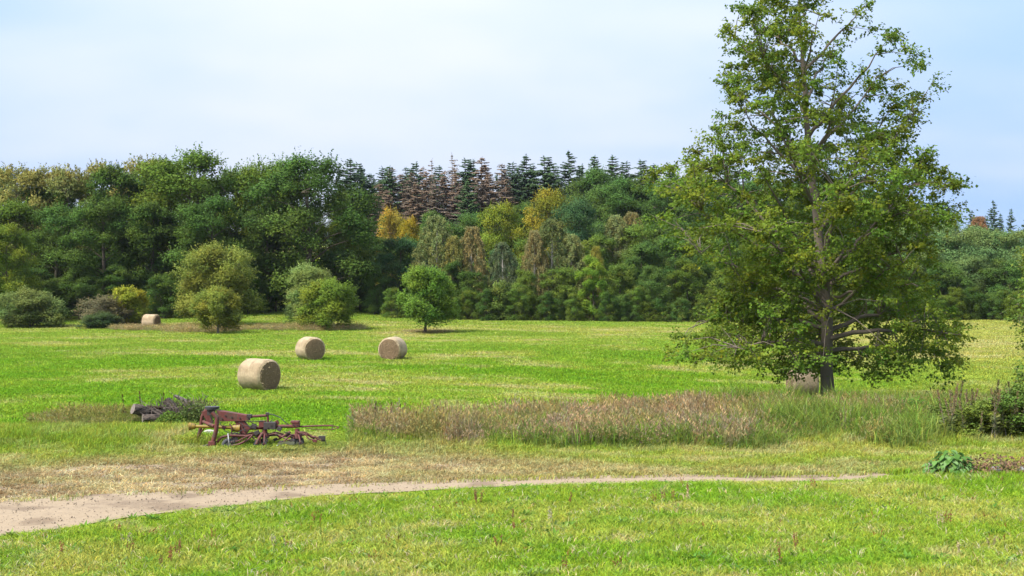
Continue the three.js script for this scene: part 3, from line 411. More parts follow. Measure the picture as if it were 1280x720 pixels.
// ---------------------------------------------------------------- grass
function tuft(seed, blades, h, spread, w, lean, heads = 0, headCol = [1, 1, 1]) {
  const r = rng(seed), f = new Faces();
  for (let b = 0; b < blades; b++) {
    const a = r() * 6.2832, q = Math.sqrt(r()) * spread, p = V(Math.cos(a) * q, -0.02, Math.sin(a) * q), la = r() * 6.2832, L = lean * (0.3 + r()), hh = h * (0.4 + 0.7 * r()), tw = r() * 3.14, sx = Math.cos(tw) * w / 2, sz = Math.sin(tw) * w / 2, c = tint(r, 0.85, 0.2);
    const m = V(p.x + Math.cos(la) * L * hh * 0.3, hh * 0.6, p.z + Math.sin(la) * L * hh * 0.3), e = V(p.x + Math.cos(la) * L * hh, hh * (1 - 0.25 * L), p.z + Math.sin(la) * L * hh), n = f.n;
    f.p.push(p.x - sx, p.y, p.z - sz, p.x + sx, p.y, p.z + sz, m.x - sx * 0.8, m.y, m.z - sz * 0.8, m.x + sx * 0.8, m.y, m.z + sz * 0.8, e.x, e.y, e.z);
    const cc = b < heads ? headCol : [1, 1, 1]; for (let k = 0; k < 5; k++) f.c.push(c[0] * cc[0], c[1] * cc[1], c[2] * cc[2]);
    f.i.push(n, n + 1, n + 2, n + 1, n + 3, n + 2, n + 2, n + 3, n + 4); f.n += 5;
    if (b < heads) for (let k = 0; k < 5; k++) { const hp = m.clone().lerp(e, 0.45 + 0.13 * k), d = dirOn(r); d.y = Math.abs(d.y) + 0.8; d.normalize(); f.leaf(hp, d, dirOn(r), 0.075 * (1.3 - k * 0.15), 0.022, [headCol[0] * c[0] * 1.1, headCol[1] * c[1], headCol[2] * c[2]]); }
  }
  return f.build();
}
const BLADE = new THREE.MeshPhysicalMaterial({ color: 0xffffff, roughness: 1, transmission: 0.35, thickness: 0, side: THREE.DoubleSide, vertexColors: true, flatShading: true }); BLADE.specularIntensity = 0.1;
const M4 = new THREE.Matrix4(), Q4 = new THREE.Quaternion(), E4 = new THREE.Euler();
function sow(name, label, seed, geos, n, d0, d1, pick, xr = null) {    // pick(x, d, r) -> [scale, height, colour] or null
  const r = rng(seed), lists = geos.map(() => []);
  for (let k = 0; k < n; k++) {
    const d = Math.sqrt(lerp(d0 * d0, d1 * d1, r())), half = 0.44 * d + 2.2, x = xr ? lerp(xr[0], xr[1], r()) : (r() * 2 - 1) * half, g = pick(x, d, r); if (!g) continue;
    lists[Math.floor(r() * geos.length)].push([x, d, g, r() * 6.2832, (r() - 0.5) * 0.3, (r() - 0.5) * 0.3]);
  }
  lists.forEach((l, gi) => {
    if (!l.length) return;
    const m = new THREE.InstancedMesh(geos[gi], BLADE, l.length);
    l.forEach(([x, d, g, turn, tx, tz], i) => { M4.compose(V(x, H(x, -d), -d), Q4.setFromEuler(E4.set(tx, turn, tz)), V(g[0], g[1], g[0])); m.setMatrixAt(i, M4); m.setColorAt(i, C(g[2])); });
    m.name = numbered(name); m.castShadow = m.receiveShadow = true; scene.add(m); tag(m, label, 'grass', null, 'stuff');
  });
}
const vary = (c, r, a = 0.3) => { const v = 1 + (r() - 0.5) * a, h = (r() - 0.5) * 0.16; return [c[0] * v * (1 + h), c[1] * v, c[2] * v * (1 - h)]; };
const inTrack = (x, d) => d > lowerEdge(x) && d < upperEdge(x) && x < 8.4;
const LAWN = [1, 2, 3, 4].map((s) => tuft(s, 13, 0.15, 0.14, 0.015, 0.8));
sow('lawn_grass', 'short bright green grass with yellow blades in front of the track', 301, LAWN, 52000, 16.5, 29.5, (x, d, r) => {
  if (d > lowerEdge(x) + 0.06 || x > 8.4 && d > 28.6) return null;
  const edge = sst(lowerEdge(x) - d, 0, 1.1), g = grassColor(x, d), tall = 0.75 + 0.7 * fbm(x * 0.6 + 9, d * 0.6, 3) + 0.8 * sst(x, 6.8, 9.5) * sst(d, 25.0, 27.8);
  let c = g; const q = r(); if (q < 0.05) c = [0.50, 0.42, 0.24]; else if (q < 0.056) c = [0.22, 0.07, 0.035];
  return [0.9 + 0.5 * r(), tall * (0.28 + 0.72 * edge) * (0.7 + 0.6 * r()), vary(c, r)];
});
const ROSETTE = [51, 52].map((s) => { const r = rng(s), f = new Faces(); for (let k = 0; k < 9; k++) { const a = k * 2.4 + r(), d = V(Math.cos(a), 0.35 + 0.5 * r(), Math.sin(a)).normalize(); f.leaf(V(0, 0.03, 0), d, V(-d.x * 0.4, 1, -d.z * 0.4).normalize(), 0.11 + 0.06 * r(), 0.05, tint(r, 0.4, 0.1), 0.15); } return f.build(); });
const SORREL = [53, 54].map((s) => { const r = rng(s), f = new Faces(); for (let q = 0; q < 3; q++) { const o = V((r() - 0.5) * 0.1, 0, (r() - 0.5) * 0.1), e = V(o.x + (r() - 0.5) * 0.12, 0.24 + 0.12 * r(), o.z + (r() - 0.5) * 0.12); f.tube([o, e], [0.004, 0.003], 3); for (let k = 0; k < 16; k++) f.leaf(o.clone().lerp(e, 0.45 + 0.55 * r()), dirOn(r), dirOn(r), 0.03, 0.018, tint(r, 0.5, 0.1)); } return f.build(); });
sow('lawn_weeds', 'broad leaved clover and plantain scattered in the mown grass', 321, ROSETTE, 1500, 16.5, 28, (x, d, r) => d > lowerEdge(x) - 0.3 ? null : [0.7 + 0.7 * r(), 0.7 + 0.7 * r(), vary(r() < 0.7 ? [0.10, 0.21, 0.03] : [0.19, 0.27, 0.07], r)]);
sow('sorrel_stalks', 'thin reddish brown sorrel stalks scattered in the mown grass', 322, SORREL, 130, 16.5, 28, (x, d, r) => d > lowerEdge(x) - 0.3 || fbm(x * 0.5 + 3, d * 0.5, 3) < 0.5 ? null : [0.8 + 0.5 * r(), 0.6 + 0.5 * r(), vary(r() < 0.75 ? [0.26, 0.12, 0.06] : [0.42, 0.34, 0.22], r)]);
const VERGE = [11, 12, 13, 14].map((s) => tuft(s, 12, 0.15, 0.16, 0.016, 0.95));
sow('verge_grass', 'yellow green verge grass between the track and the dry tall grass', 302, VERGE, 60000, 24.5, 36, (x, d, r) => {
  const u = d - upperEdge(x); if (((x - 10.6) / 1.9) ** 2 + ((d - 28.4) / 0.55) ** 2 < 1 && r() < 0.85) return null; if (x < 8.5 ? u < -0.35 : d < 28.4) return null; if (x < 8.4 && u < 0 && r() < 0.80) return null;
  const k = clamp(dryness(x, d), 0, 1), patch = fbm(x * 2.1 + 8, d * 5.2, 5); if (k > 0.3 && patch > 0.49 - 0.05 * sst(-x, 4, 8) && r() < 0.86 * k) return null;
  const h = (0.8 + 0.9 * fbm(x * 0.7, d * 0.8 + 70, 3)) * lerp(1, 0.38, k) * (1 + 1.2 * sst(d, 31.8, 34) * (x > -4.2 || x < -8.8 ? 1 : 0.0)) * (x > -9 && x < -4.2 && d > 31.8 ? 0.6 : 1);
  return [0.9 + 0.5 * r(), h * (0.7 + 0.6 * r()), vary(grassColor(x, Math.min(d, 34.1)), r)];
});
// pebbles and straw on the track
{
  const g = new THREE.IcosahedronGeometry(1, 0), m = new THREE.InstancedMesh(g, new THREE.MeshStandardMaterial({ roughness: 1, flatShading: true }), 3200), r = rng(404); let n = 0;
  for (let t = 0; t < 40000 && n < 3200; t++) { const x = -13 + 21.5 * r(), d = 20 + 10 * r(), k = dryness(x, d); if (!inTrack(x, d) && !(k > 0.5 && r() < 0.25)) continue; const w = 0.006 + 0.012 * r() ** 3; M4.compose(V(x, H(x, -d) + 0.032, -d), Q4.setFromEuler(E4.set(r() * 3, r() * 3, r() * 3)), V(w * 1.3, w, w)); m.setMatrixAt(n, M4); m.setColorAt(n++, C(mix3([0.30, 0.24, 0.17], [0.16, 0.12, 0.085], r()))); }
  m.count = n; m.name = 'track_pebbles'; m.castShadow = m.receiveShadow = true; scene.add(m); tag(m, 'small pebbles and clods scattered on the sandy track', 'pebbles', null, 'stuff');
}
// green bank by the logs
sow('bank_grass', 'lush tall green grass on the low bank below the logs', 303, VERGE, 9000, 32.6, 37.5, (x, d, r) => {
  const n = fbm(x * 0.6 + 33, d * 0.9, 3); if (x > -7.4 + 0.6 * n) return null; if (d < 33.0 + 1.2 * fbm(x * 0.5, 8, 2)) return null;
  return [1.2 + 0.6 * r(), (0.7 + 1.9 * n) * (0.7 + 0.6 * r()), vary(mix3(mix3(LUSH, GREEN, r()), YELLOW, 0.7 * sst(n, 0.42, 0.62)), r)];
}, [-18, -6]);
const FIELD = [21, 22, 23, 24].map((s) => tuft(s, 22, 0.11, 0.26, 0.018, 1.0));
const stripLow = (x) => lerp(32.2, 34.9, fbm(x * 0.6, 5, 3)) + 0.2 * Math.max(0, -3 - x), stripHigh = (x) => x < -4.4 ? -1 : 36.9 + 7.0 * sst(x, -4, 8) + 3.2 * (fbm(x * 0.5, 77, 3) - 0.5);
sow('meadow_grass', 'mown meadow grass with straw coloured streaks round the bales', 304, FIELD, 150000, 35, 118, (x, d, r) => {
  if (d < stripHigh(x) - 0.4) return null; if (d > 60 && r() < 0.25) return null;
  return [0.9 + 0.012 * d + 0.4 * r(), (0.62 + 0.75 * fbm(x / 6, d / 2.5, 3)) * (0.7 + 0.6 * r()), vary(grassColor(x, d), r)];
});
sow('meadow_grass', 'mown meadow grass with straw coloured streaks before the wood', 305, FIELD, 60000, 118, 150, (x, d, r) => {
  if (d > 136 && !(x > -36 && x < -10)) return null;
  return [2.2 + 0.6 * r(), 1.1 * (0.7 + 0.6 * r()), vary(grassColor(x, Math.min(d, 136)), r)];
});
// the strip of tall dry grass
const PINK = [0.34, 0.26, 0.165], TAN = [0.335, 0.265, 0.14], WEED = [0.14, 0.195, 0.036], OLIVE = [0.25, 0.26, 0.06];
const TALL = [31, 32, 33, 34].map((s) => tuft(s, 24, 0.68, 0.20, 0.009, 0.42, 14));
const LEAFY = [41, 42, 43].map((s) => tuft(s, 22, 0.55, 0.20, 0.018, 0.8));
sow('tall_dry_grass', 'tall pinkish dry seeding grass in a strip along the meadow', 306, TALL, 15000, 32, 47, (x, d, r) => {
  if (d < stripLow(x) || d > stripHigh(x)) return null; const n = fbm(x * 0.42 + 12, d * 0.5 + 2, 3), near = sst(d - stripLow(x), -0.2, 1.2), green = sst(x, 5, 8.5);
  if (x > 11.4 && d < 36.4 || r() < 0.42 * green * (1 - sst(d, 40, 43)) + 0.62 * sst(n, 0.42, 0.60)) return null;
  let c = mix3(mix3(PINK, TAN, sst(fbm(x * 0.35 + 61, d * 0.35, 3), 0.42, 0.62)), OLIVE, 0.75 * sst(fbm(x * 0.8 + 5, d * 0.8 + 3, 3), 0.42 - 0.12 * green, 0.66)); c = mix3(c, mix3(OLIVE, WEED, 0.4 * r()), 0.5 * green * (1 - sst(d, 40, 43)) * (r() < 0.7 ? 1 : 0));
  return [0.8 + 0.5 * r(), (0.35 + 0.95 * fbm(x * 0.9 + 71, d * 0.7, 3) + 0.18 * near) * lerp(1, 0.72, sst(d, 38, 46)) * (0.6 + 0.75 * r()), vary(c, r, 0.35)];
}, [-5, 21]);
sow('weedy_grass', 'green weedy growth at the foot of the tall dry grass', 307, LEAFY, 13000, 32.5, 46, (x, d, r) => {
  if (d < stripLow(x) - 0.25 || d > stripHigh(x)) return null; const n = fbm(x * 0.55 + 80, d * 0.6 + 40, 3), green = sst(x, 4, 8); if (n < 0.46 - 0.22 * green || x > 11.6 && d < 35.2) return null;
  return [0.9 + 0.6 * r(), (0.5 + 1.1 * n + 1.0 * green * n) * (0.6 + 0.7 * r()), vary(mix3(WEED, mix3(LUSH, OLIVE, r()), 0.8 * r()), r, 0.5)];
}, [-5, 21]);
// rough grass round the logs and under the meadow trees
sow('rough_grass', 'rough olive grass and weeds round the old logs', 308, [...TALL, ...LEAFY], 1500, 36.5, 41, (x, d, r) => {
  const q = ((x + 12.6) / 2.0) ** 2 + ((d - 38.6) / 1.7) ** 2; if (q > 1 || x > -11.7 && d < 39.1) return null;
  return [0.8 + 0.5 * r(), (0.5 + 0.45 * r()) * (1.1 - 0.4 * q) * (x > -11.2 ? 0.7 : 1), vary(mix3(OLIVE, mix3(TAN, WEED, sst(r(), 0.2, 0.6)), r()), r)];
}, [-16, -8]);
for (const [cx, cd, w, l] of [[-25.8, 108, 3.6, 'dry brown grass at the foot of the broad olive tree'], [-17.5, 110, 5.2, 'dry brown grass round the paired meadow trees'], [-31, 112, 4, 'dry brown grass behind the half hidden bale'], [-6.9, 107.5, 2.0, 'worn brown grass round the neat round tree']]) sow('brown_grass', l, 310 + Math.round(w * 10), TALL, 420, cd - 3, cd + 4, (x, d, r) => { const q = ((x - cx) / w) ** 2 + ((d - cd) / 3) ** 2; if (q > 1) return null; return [1.4 + 0.8 * r(), (w < 3 ? 0.25 : 0.7) * (0.6 + 0.6 * r()), vary(mix3(TAN, OLIVE, 0.8 * r()), r)]; }, [cx - w, cx + w]);

// ---------------------------------------------------------------- bales
const baleSide = texture(512, 512, (i, j) => { const a = wrapNoise(i, j * 0.25, 512, 64, 3), b = wrapNoise(i * 0.5, j, 512, 8, 4), w = hash(Math.floor(i / 2), Math.floor(j / 24)) * 0.5 + hash(i, Math.floor(j / 60)) * 0.5, k = sst(b, 0.35, 0.7), c = mix3([0.38, 0.290, 0.178], [0.27, 0.20, 0.115], k), v = 0.62 + 0.4 * a + 0.36 * w; return [c[0] * v, c[1] * v, c[2] * v]; });
const baleBump = grey(512, 512, (i, j) => 0.5 * hash(i, Math.floor(j / 20)) + 0.5 * wrapNoise(i, j * 0.25, 512, 64, 3));
const baleEnd = texture(512, 512, (i, j) => { const x = (i - 256) / 256, y = (j - 256) / 256, rr = Math.hypot(x, y), a = Math.atan2(y, x), w = rr * 15 + a / 6.2832 + 1.6 * fbm(x * 4 + 9, y * 4, 3), ring = 0.5 + 0.5 * Math.sin(w * 6.2832), n = fbm(rr * 40, a * 5 + 20, 3), c = mix3([0.085, 0.050, 0.026], [0.37, 0.25, 0.14], clamp(0.20 + 0.45 * ring * n * 1.7 + 0.35 * hash(i, j) * n, 0, 1)); return c; });
const baleEndBump = grey(512, 512, (i, j) => { const x = (i - 256) / 256, y = (j - 256) / 256, rr = Math.hypot(x, y), a = Math.atan2(y, x), w = rr * 15 + a / 6.2832 + 1.6 * fbm(x * 4 + 9, y * 4, 3); return 0.5 + 0.3 * Math.sin(w * 6.2832) + 0.4 * (hash(i, j) - 0.5); });
const SIDE = new THREE.MeshStandardMaterial({ map: baleSide, bumpMap: baleBump, bumpScale: 0.02, roughness: 1 }), END = new THREE.MeshStandardMaterial({ map: baleEnd, bumpMap: baleEndBump, bumpScale: 0.04, roughness: 1 });
const STRAWS = new THREE.MeshStandardMaterial({ color: C([0.44, 0.34, 0.19]), roughness: 1, vertexColors: true, side: THREE.DoubleSide, flatShading: true });
function bale(seed, p, turn, label, dia = 1.36, len = 1.24) {
  const r = rng(seed), R = dia / 2, g = thing('round_hay_bale', p, turn), S = 64, prof = [];
  for (let k = 0; k <= 24; k++) { const t = k / 24 * 2 - 1; prof.push([t * len / 2, R - 0.10 * Math.max(0, (Math.abs(t) - 0.84) / 0.16) ** 2]); }
  const sag = (a) => 1 - 0.06 * Math.max(0, -Math.sin(a)) ** 3 + 0.012 * Math.sin(a * 3 + seed), pos = [], uv = [], idx = [];
  for (let s = 0; s <= S; s++) for (const [x, q] of prof) { const a = s / S * 6.2832, w = q * sag(a) * (1 + 0.022 * (vnoise(Math.cos(a) * 2.2 + seed * 9, Math.sin(a) * 2.2 + x * 2) - 0.5)) + 0.012 * (vnoise(x * 16 + seed, 4) - 0.5); pos.push(x, Math.sin(a) * w, Math.cos(a) * w); uv.push(x / 1.3, s / S * 2); }
  const n = prof.length; for (let s = 0; s < S; s++) for (let k = 0; k + 1 < n; k++) { const a = s * n + k; idx.push(a, a + n, a + 1, a + 1, a + n, a + n + 1); }
  const body = new THREE.BufferGeometry(); body.setAttribute('position', new THREE.Float32BufferAttribute(pos, 3)); body.setAttribute('uv', new THREE.Float32BufferAttribute(uv, 2)); body.setIndex(idx); body.computeVertexNormals();
  const up = R * 0.94 - 0.03; part('wrapped_side', body, SIDE, g).position.y = up;
  for (const s of [-1, 1]) {
    const P = [], U = [], I = [], rings = 14;
    for (let k = 0; k <= rings; k++) for (let q = 0; q <= 48; q++) { const a = q / 48 * 6.2832, w = k / rings * (R - 0.10) * sag(a) * 1.002; P.push(s * (len / 2 + 0.035 * (1 - (k / rings) ** 4) + 0.02 * (vnoise(Math.cos(a) * k * 0.6 + seed, Math.sin(a) * k * 0.6) - 0.5) * (k < rings ? 1 : 0) + 0.008 * Math.sin(k * 2.4)) * 1, Math.sin(a) * w, Math.cos(a) * w); U.push(0.5 + Math.cos(a) * k / rings * 0.48, 0.5 + Math.sin(a) * k / rings * 0.48); }
    for (let k = 0; k < rings; k++) for (let q = 0; q < 48; q++) { const a = k * 49 + q; s > 0 ? I.push(a, a + 49, a + 1, a + 1, a + 49, a + 50) : I.push(a, a + 1, a + 49, a + 1, a + 50, a + 49); }
    const e = new THREE.BufferGeometry(); e.setAttribute('position', new THREE.Float32BufferAttribute(P, 3)); e.setAttribute('uv', new THREE.Float32BufferAttribute(U, 2)); e.setIndex(I); e.computeVertexNormals();
    const m = part('straw_end', e, END, g); m.position.y = up; m.userData.label = 'brown coiled straw end';
  }
  const f = new Faces(); for (let k = 0; k < 420; k++) { const s = r() < 0.5 ? -1 : 1, a = r() * 6.2832, rr = R * (r() < 0.35 ? 0.93 : Math.sqrt(r()) * 0.92), q = V(s * (len / 2 + 0.0), up + Math.sin(a) * rr * sag(a), Math.cos(a) * rr), d = V(s * (0.3 + r()), (r() - 0.5) * 1.6, (r() - 0.5) * 1.6).normalize(); f.leaf(q, d, dirOn(r), 0.06 + 0.09 * r(), 0.012, tint(r, 0.8, 0.1), 0); }
  const st = part('loose_straw', f.build(), STRAWS, g); st.userData.kind = 'stuff';
  return tag(g, label, 'hay bale', 'round hay bales on the meadow');
}
bale(1, ground(324, 488), -0.58, 'round straw bale closest to the old red hay machine');
bale(2, ground(388, 450), -1.0, 'round straw bale with coiled end showing, before the paired trees');
bale(3, ground(491, 450), -1.83, 'round straw bale below the neat round tree, end facing out');
bale(4, ground(189, 411), -0.25, 'pale straw bale half hidden behind dry grass beside the yellow bush');
bale(5, ground(1003, 496), 0.06, 'straw bale seen broadside behind the trunk of the large alder');

// ---------------------------------------------------------------- the old hay tedder
{
  const p = ground(330, 558), S = -p.z / F, g = thing('hay_tedder', p);
  const T = (px, py, z = 0) => V((px - 330) * S, (558 - py) * S, z);
  const rustTex = texture(256, 256, (i, j) => { const n = wrapNoise(i, j, 256, 8, 5), s = wrapNoise(i + 40, j + 9, 256, 40, 2); let c = mix3([0.105, 0.022, 0.017], [0.070, 0.032, 0.020], sst(n, 0.40, 0.58)); c = mix3(c, [0.15, 0.07, 0.05], 0.45 * sst(s, 0.6, 0.85)); return mix3(c, [0.075, 0.045, 0.032], sst(n * 0.6 + s * 0.4, 0.60, 0.74)); });
  const RED = new THREE.MeshStandardMaterial({ map: rustTex, roughness: 0.75, metalness: 0.0 }), DARK = new THREE.MeshStandardMaterial({ color: C([0.035, 0.028, 0.024]), roughness: 0.7 }), YEL = new THREE.MeshStandardMaterial({ map: texture(128, 128, (i, j) => mix3([0.23, 0.145, 0.012], [0.10, 0.07, 0.02], sst(wrapNoise(i, j, 128, 6, 4), 0.45, 0.7))), roughness: 0.6 }), RUB = new THREE.MeshStandardMaterial({ color: C([0.045, 0.045, 0.048]), roughness: 0.9 }), STEEL = new THREE.MeshStandardMaterial({ color: C([0.30, 0.29, 0.28]), roughness: 0.5, metalness: 0.6 });
  const pipe = (pts, rad, sides = 12, taper = null) => { rad *= 0.84; const curve = new THREE.CatmullRomCurve3(pts, false, 'catmullrom', 0.15); const q = new THREE.TubeGeometry(curve, Math.max(6, pts.length * 6), rad, sides, false); const a = new THREE.CylinderGeometry(rad, rad, 0.004, sides), ends = []; for (const [t, k] of [[0, pts[0]], [1, pts[pts.length - 1]]]) { const e = a.clone(); e.applyQuaternion(new THREE.Quaternion().setFromUnitVectors(V(0, 1, 0), curve.getTangent(t))); e.translate(k.x, k.y, k.z); ends.push(e); } return mergeGeometries([q, ...ends]); };
  const slab = (outline, z0, z1) => { const s = new THREE.Shape(outline.map((v) => new THREE.Vector2(v.x, v.y))), e = new THREE.ExtrudeGeometry(s, { depth: z1 - z0 - 0.012, bevelEnabled: true, bevelSize: 0.006, bevelThickness: 0.006, bevelSegments: 1 }); e.translate(0, 0, z0 + 0.006); return e; };
  const block = (c, w, h, dd, turn = 0) => { const b = slab([V(-w / 2, -h / 2), V(w / 2, -h / 2), V(w / 2, h / 2), V(-w / 2, h / 2)], -dd / 2, dd / 2); b.rotateZ(turn); b.translate(c.x, c.y, c.z); return b; };
  // headstock: two bent upright legs with feet
  const far = -0.34, near = 0.34;
  part('headstock_leg', pipe([T(255, 512, far), T(249, 522, far), T(246, 540, far), T(243, 552, far)], 0.055), RED, g);
  part('headstock_leg', pipe([T(269, 514, near), T(275, 521, near), T(274, 535, near), T(270, 551, near)], 0.07), RED, g);
  part('hitch_foot', block(T(241, 552.5, far), 0.22, 0.10, 0.16), RED, g); part('hitch_foot', block(T(269, 553, near), 0.16, 0.12, 0.16), RED, g);
  part('hitch_pin', pipe([T(234, 553.5, far), T(247, 552.5, far)], 0.03), DARK, g); part('hitch_pin', pipe([T(257, 556, near), T(268, 553, near)], 0.028), DARK, g);
  part('brace', pipe([T(246, 544, far), T(254, 536, -0.1), T(263, 530, 0.1)], 0.022, 8), RED, g);
  part('gusset_plate', slab([T(250, 516), T(258, 513), T(264, 530), T(258, 530)], -0.26, -0.16), RED, g);
  part('cross_beam', pipe([T(250, 529, far), T(272, 531, near)], 0.05), RED, g);
  part('seat_pad', (() => { const q = new THREE.CylinderGeometry(0.19, 0.17, 0.07, 24); q.scale(1, 1, 0.9); const c = T(265, 510); q.translate(c.x, c.y, c.z); return q; })(), RUB, g);
  part('seat_bracket', block(T(264, 515), 0.17, 0.16, 0.16), DARK, g);
  // main frame
  part('frame_beam', slab([T(272, 513), T(286, 515), T(309, 519), T(312, 525), T(296, 526), T(276, 526)], -0.12, 0.12), RED, g);
  part('frame_beam', slab([T(294, 526), T(303, 524), T(313, 536), T(308, 542), T(303, 541)], -0.09, 0.09), RED, g);
  part('top_tube', pipe([T(309, 521), T(334, 519.5)], 0.042), RED, g);
  part('tube_clamp', block(T(312, 520.5), 0.10, 0.09, 0.13), DARK, g);
  part('upright_post', pipe([T(334.5, 518), T(335.2, 532)], 0.036), RED, g); part('post_cap', block(T(334.5, 517.5), 0.07, 0.06, 0.09), DARK, g);
  part('hydraulic_hose', pipe([T(335, 517, 0.03), T(343, 518.5, 0.05), T(351, 522, 0.05), T(356, 527, 0.04), T(361, 531, 0.0)], 0.014, 8), RUB, g);
  part('main_tube', pipe([T(300, 536), T(325, 535), T(350, 533), T(372, 533)], 0.052), RED, g);
  part('thin_rod', pipe([T(308, 526.5, 0.1), T(330, 526, 0.1)], 0.013, 6), DARK, g); part('thin_rod', pipe([T(310, 527, -0.1), T(321, 533, -0.1)], 0.013, 6), DARK, g);
  part('gearbox', block(T(338, 532), 0.30, 0.17, 0.26), DARK, g); part('gearbox', block(T(328, 530), 0.14, 0.15, 0.2), RED, g); part('gearbox', block(T(370, 530), 0.17, 0.15, 0.2), RED, g); part('gearbox_cap', block(T(369, 527.5), 0.2, 0.045, 0.22), RED, g);
  part('lever', pipe([T(338, 527, 0.1), T(342, 524, 0.1)], 0.014, 6), DARK, g);
  // drive shaft in its yellow guard
  part('drive_shaft_guard', pipe([T(244, 533, 0.02), T(270, 533.5, 0.02), T(297, 535, 0.02)], 0.052), YEL, g);
  part('guard_cone', (() => { const q = new THREE.CylinderGeometry(0.068, 0.105, 0.16, 24, 1, true); q.rotateZ(-Math.PI / 2); const c = T(240.5, 533, 0.02); q.translate(c.x, c.y, c.z); return q; })(), Object.assign(YEL.clone(), { side: THREE.DoubleSide }), g);
  part('shaft_yoke', pipe([T(237.5, 533, 0.02), T(243, 533, 0.02)], 0.04), DARK, g);
  part('guard_bell', (() => { const q = new THREE.CylinderGeometry(0.12, 0.09, 0.2, 24); q.rotateZ(-Math.PI / 2); const c = T(296, 535, 0.02); q.translate(c.x, c.y, c.z); return q; })(), YEL, g);
  part('guard_stay', pipe([T(288, 529, 0.12), T(291, 533, 0.14), T(291, 543, 0.14)], 0.02, 8), RED, g);
  // lower frame
  part('lower_tube', pipe([T(275, 551, 0.3), T(280, 545, 0.3), T(290, 543, 0.26), T(310, 544, 0.2), T(330, 541, 0.15)], 0.038), RED, g);
  part('lower_tube', pipe([T(318, 547, -0.1), T(345, 545, -0.15), T(378, 549, -0.1)], 0.026), RED, g);
  part('lower_tube', pipe([T(300, 548, -0.5), T(330, 546, -0.45), T(355, 547, -0.4)], 0.026), RED, g);
  part('tow_rail', pipe([T(372, 533.5), T(400, 532.3), T(416, 532.3)], 0.026), RED, g); part('tow_rail', pipe([T(384, 535.5, 0.05), T(400, 537, 0.05), T(416, 536.6, 0.05)], 0.012, 6), RED, g);
  part('rail_tip', pipe([T(416, 532.3), T(420.5, 533.2), T(424, 534.6), T(420, 536, 0.03), T(416, 536.6, 0.05)], 0.016, 8), RED, g); part('rail_stay', pipe([T(415.7, 532.2), T(415.7, 536.8, 0.04)], 0.012, 6), DARK, g);
  // rotors with bent arms and spring tines, each over a small wheel
  const rt = rng(8);
  for (const [hx, hy, hz, rr, n, off, skip] of [[331, 544, 0.0, 0.95, 6, 0.35, 9], [372, 545, 0.05, 0.70, 6, 0.15, 9], [300, 546, -0.35, 0.62, 5, 0.8, 9]]) {
    const hub = T(hx, hy, hz), rot = new THREE.Group(); rot.name = 'rotor'; rot.position.copy(hub); g.add(rot);
    const drum = new THREE.CylinderGeometry(0.11, 0.13, 0.10, 20), cap = new THREE.CylinderGeometry(0.06, 0.08, 0.22, 16); cap.translate(0, 0.08, 0); part('hub', mergeGeometries([drum, cap]), RED, rot);
    for (let k = 0; k < n; k++) {
      const a = off + k / n * 6.2832 + (rt() - 0.5) * 0.2, L = rr * (0.85 + 0.25 * rt()), q = (f, y, s = 0) => V(Math.cos(a) * L * f - Math.sin(a) * s, y, Math.sin(a) * L * f + Math.cos(a) * s);
      part('rotor_arm', pipe([q(0.1, 0), q(0.35, 0.05), q(0.62, -0.02), q(0.8, -0.09), q(1, -0.10)], 0.024, 8), RED, rot);
      part('arm_clamp', block(q(0.95, -0.10), 0.09, 0.06, 0.06, rt()), DARK, rot);
      part('tine', pipe([q(0.97, -0.10, 0.03), q(1.03, -0.10, 0.05), q(1.06, -0.22, 0.05)], 0.008, 5), DARK, rot);
      part('tine', pipe([q(0.97, -0.10, -0.03), q(1.03, -0.10, -0.05), q(1.05, -0.20, -0.05)], 0.008, 5), DARK, rot);
    }
  }
  for (const [wx, wy, wz] of [[288, 555, 0.30], [326, 556, 0.18], [373, 553.5, 0.05]]) {
    const c = T(wx, wy, wz), w = new THREE.Group(); w.name = 'wheel'; w.position.copy(c); w.rotation.y = 0.7; g.add(w);
    part('tyre', new THREE.TorusGeometry(0.125, 0.055, 14, 28), RUB, w); const rim = new THREE.CylinderGeometry(0.085, 0.085, 0.07, 20); rim.rotateX(Math.PI / 2); part('rim', rim, STEEL, w);
    part('wheel_fork', pipe([c.clone().add(V(0.05, 0, 0.07)), c.clone().add(V(0.03, 0.16, 0.05)), c.clone().add(V(0, 0.30, -0.02))], 0.024, 8), wx < 300 ? STEEL : RED, g);
  }
  // bent free arms at the far end
  part('bent_arm', pipe([T(372, 539, 0.12), T(384, 540, 0.14), T(391, 545, 0.16), T(399, 546, 0.18), T(407, 545.5, 0.2)], 0.022, 8), RED, g); part('bent_arm', pipe([T(374, 540, 0.2), T(383, 541, 0.24), T(388, 547, 0.27), T(397, 549.5, 0.3)], 0.022, 8), RED, g);
  part('arm_end', block(T(404, 545.6, 0.2), 0.16, 0.065, 0.07), DARK, g); part('arm_end', block(T(396, 549.5, 0.3), 0.09, 0.06, 0.06), RED, g);
  part('swing_arm', pipe([T(345, 541, 0.1), T(352, 546, 0.14), T(358, 543, 0.16), T(364, 539, 0.12)], 0.04), RED, g); part('swing_arm', pipe([T(290, 560 - 4, 0.35), T(303, 553, 0.4), T(313, 548, 0.38), T(318, 543, 0.3)], 0.034), RED, g); part('swing_arm', pipe([T(330, 541, 0.25), T(327, 546, 0.32), T(324, 553, 0.36)], 0.045), RED, g);
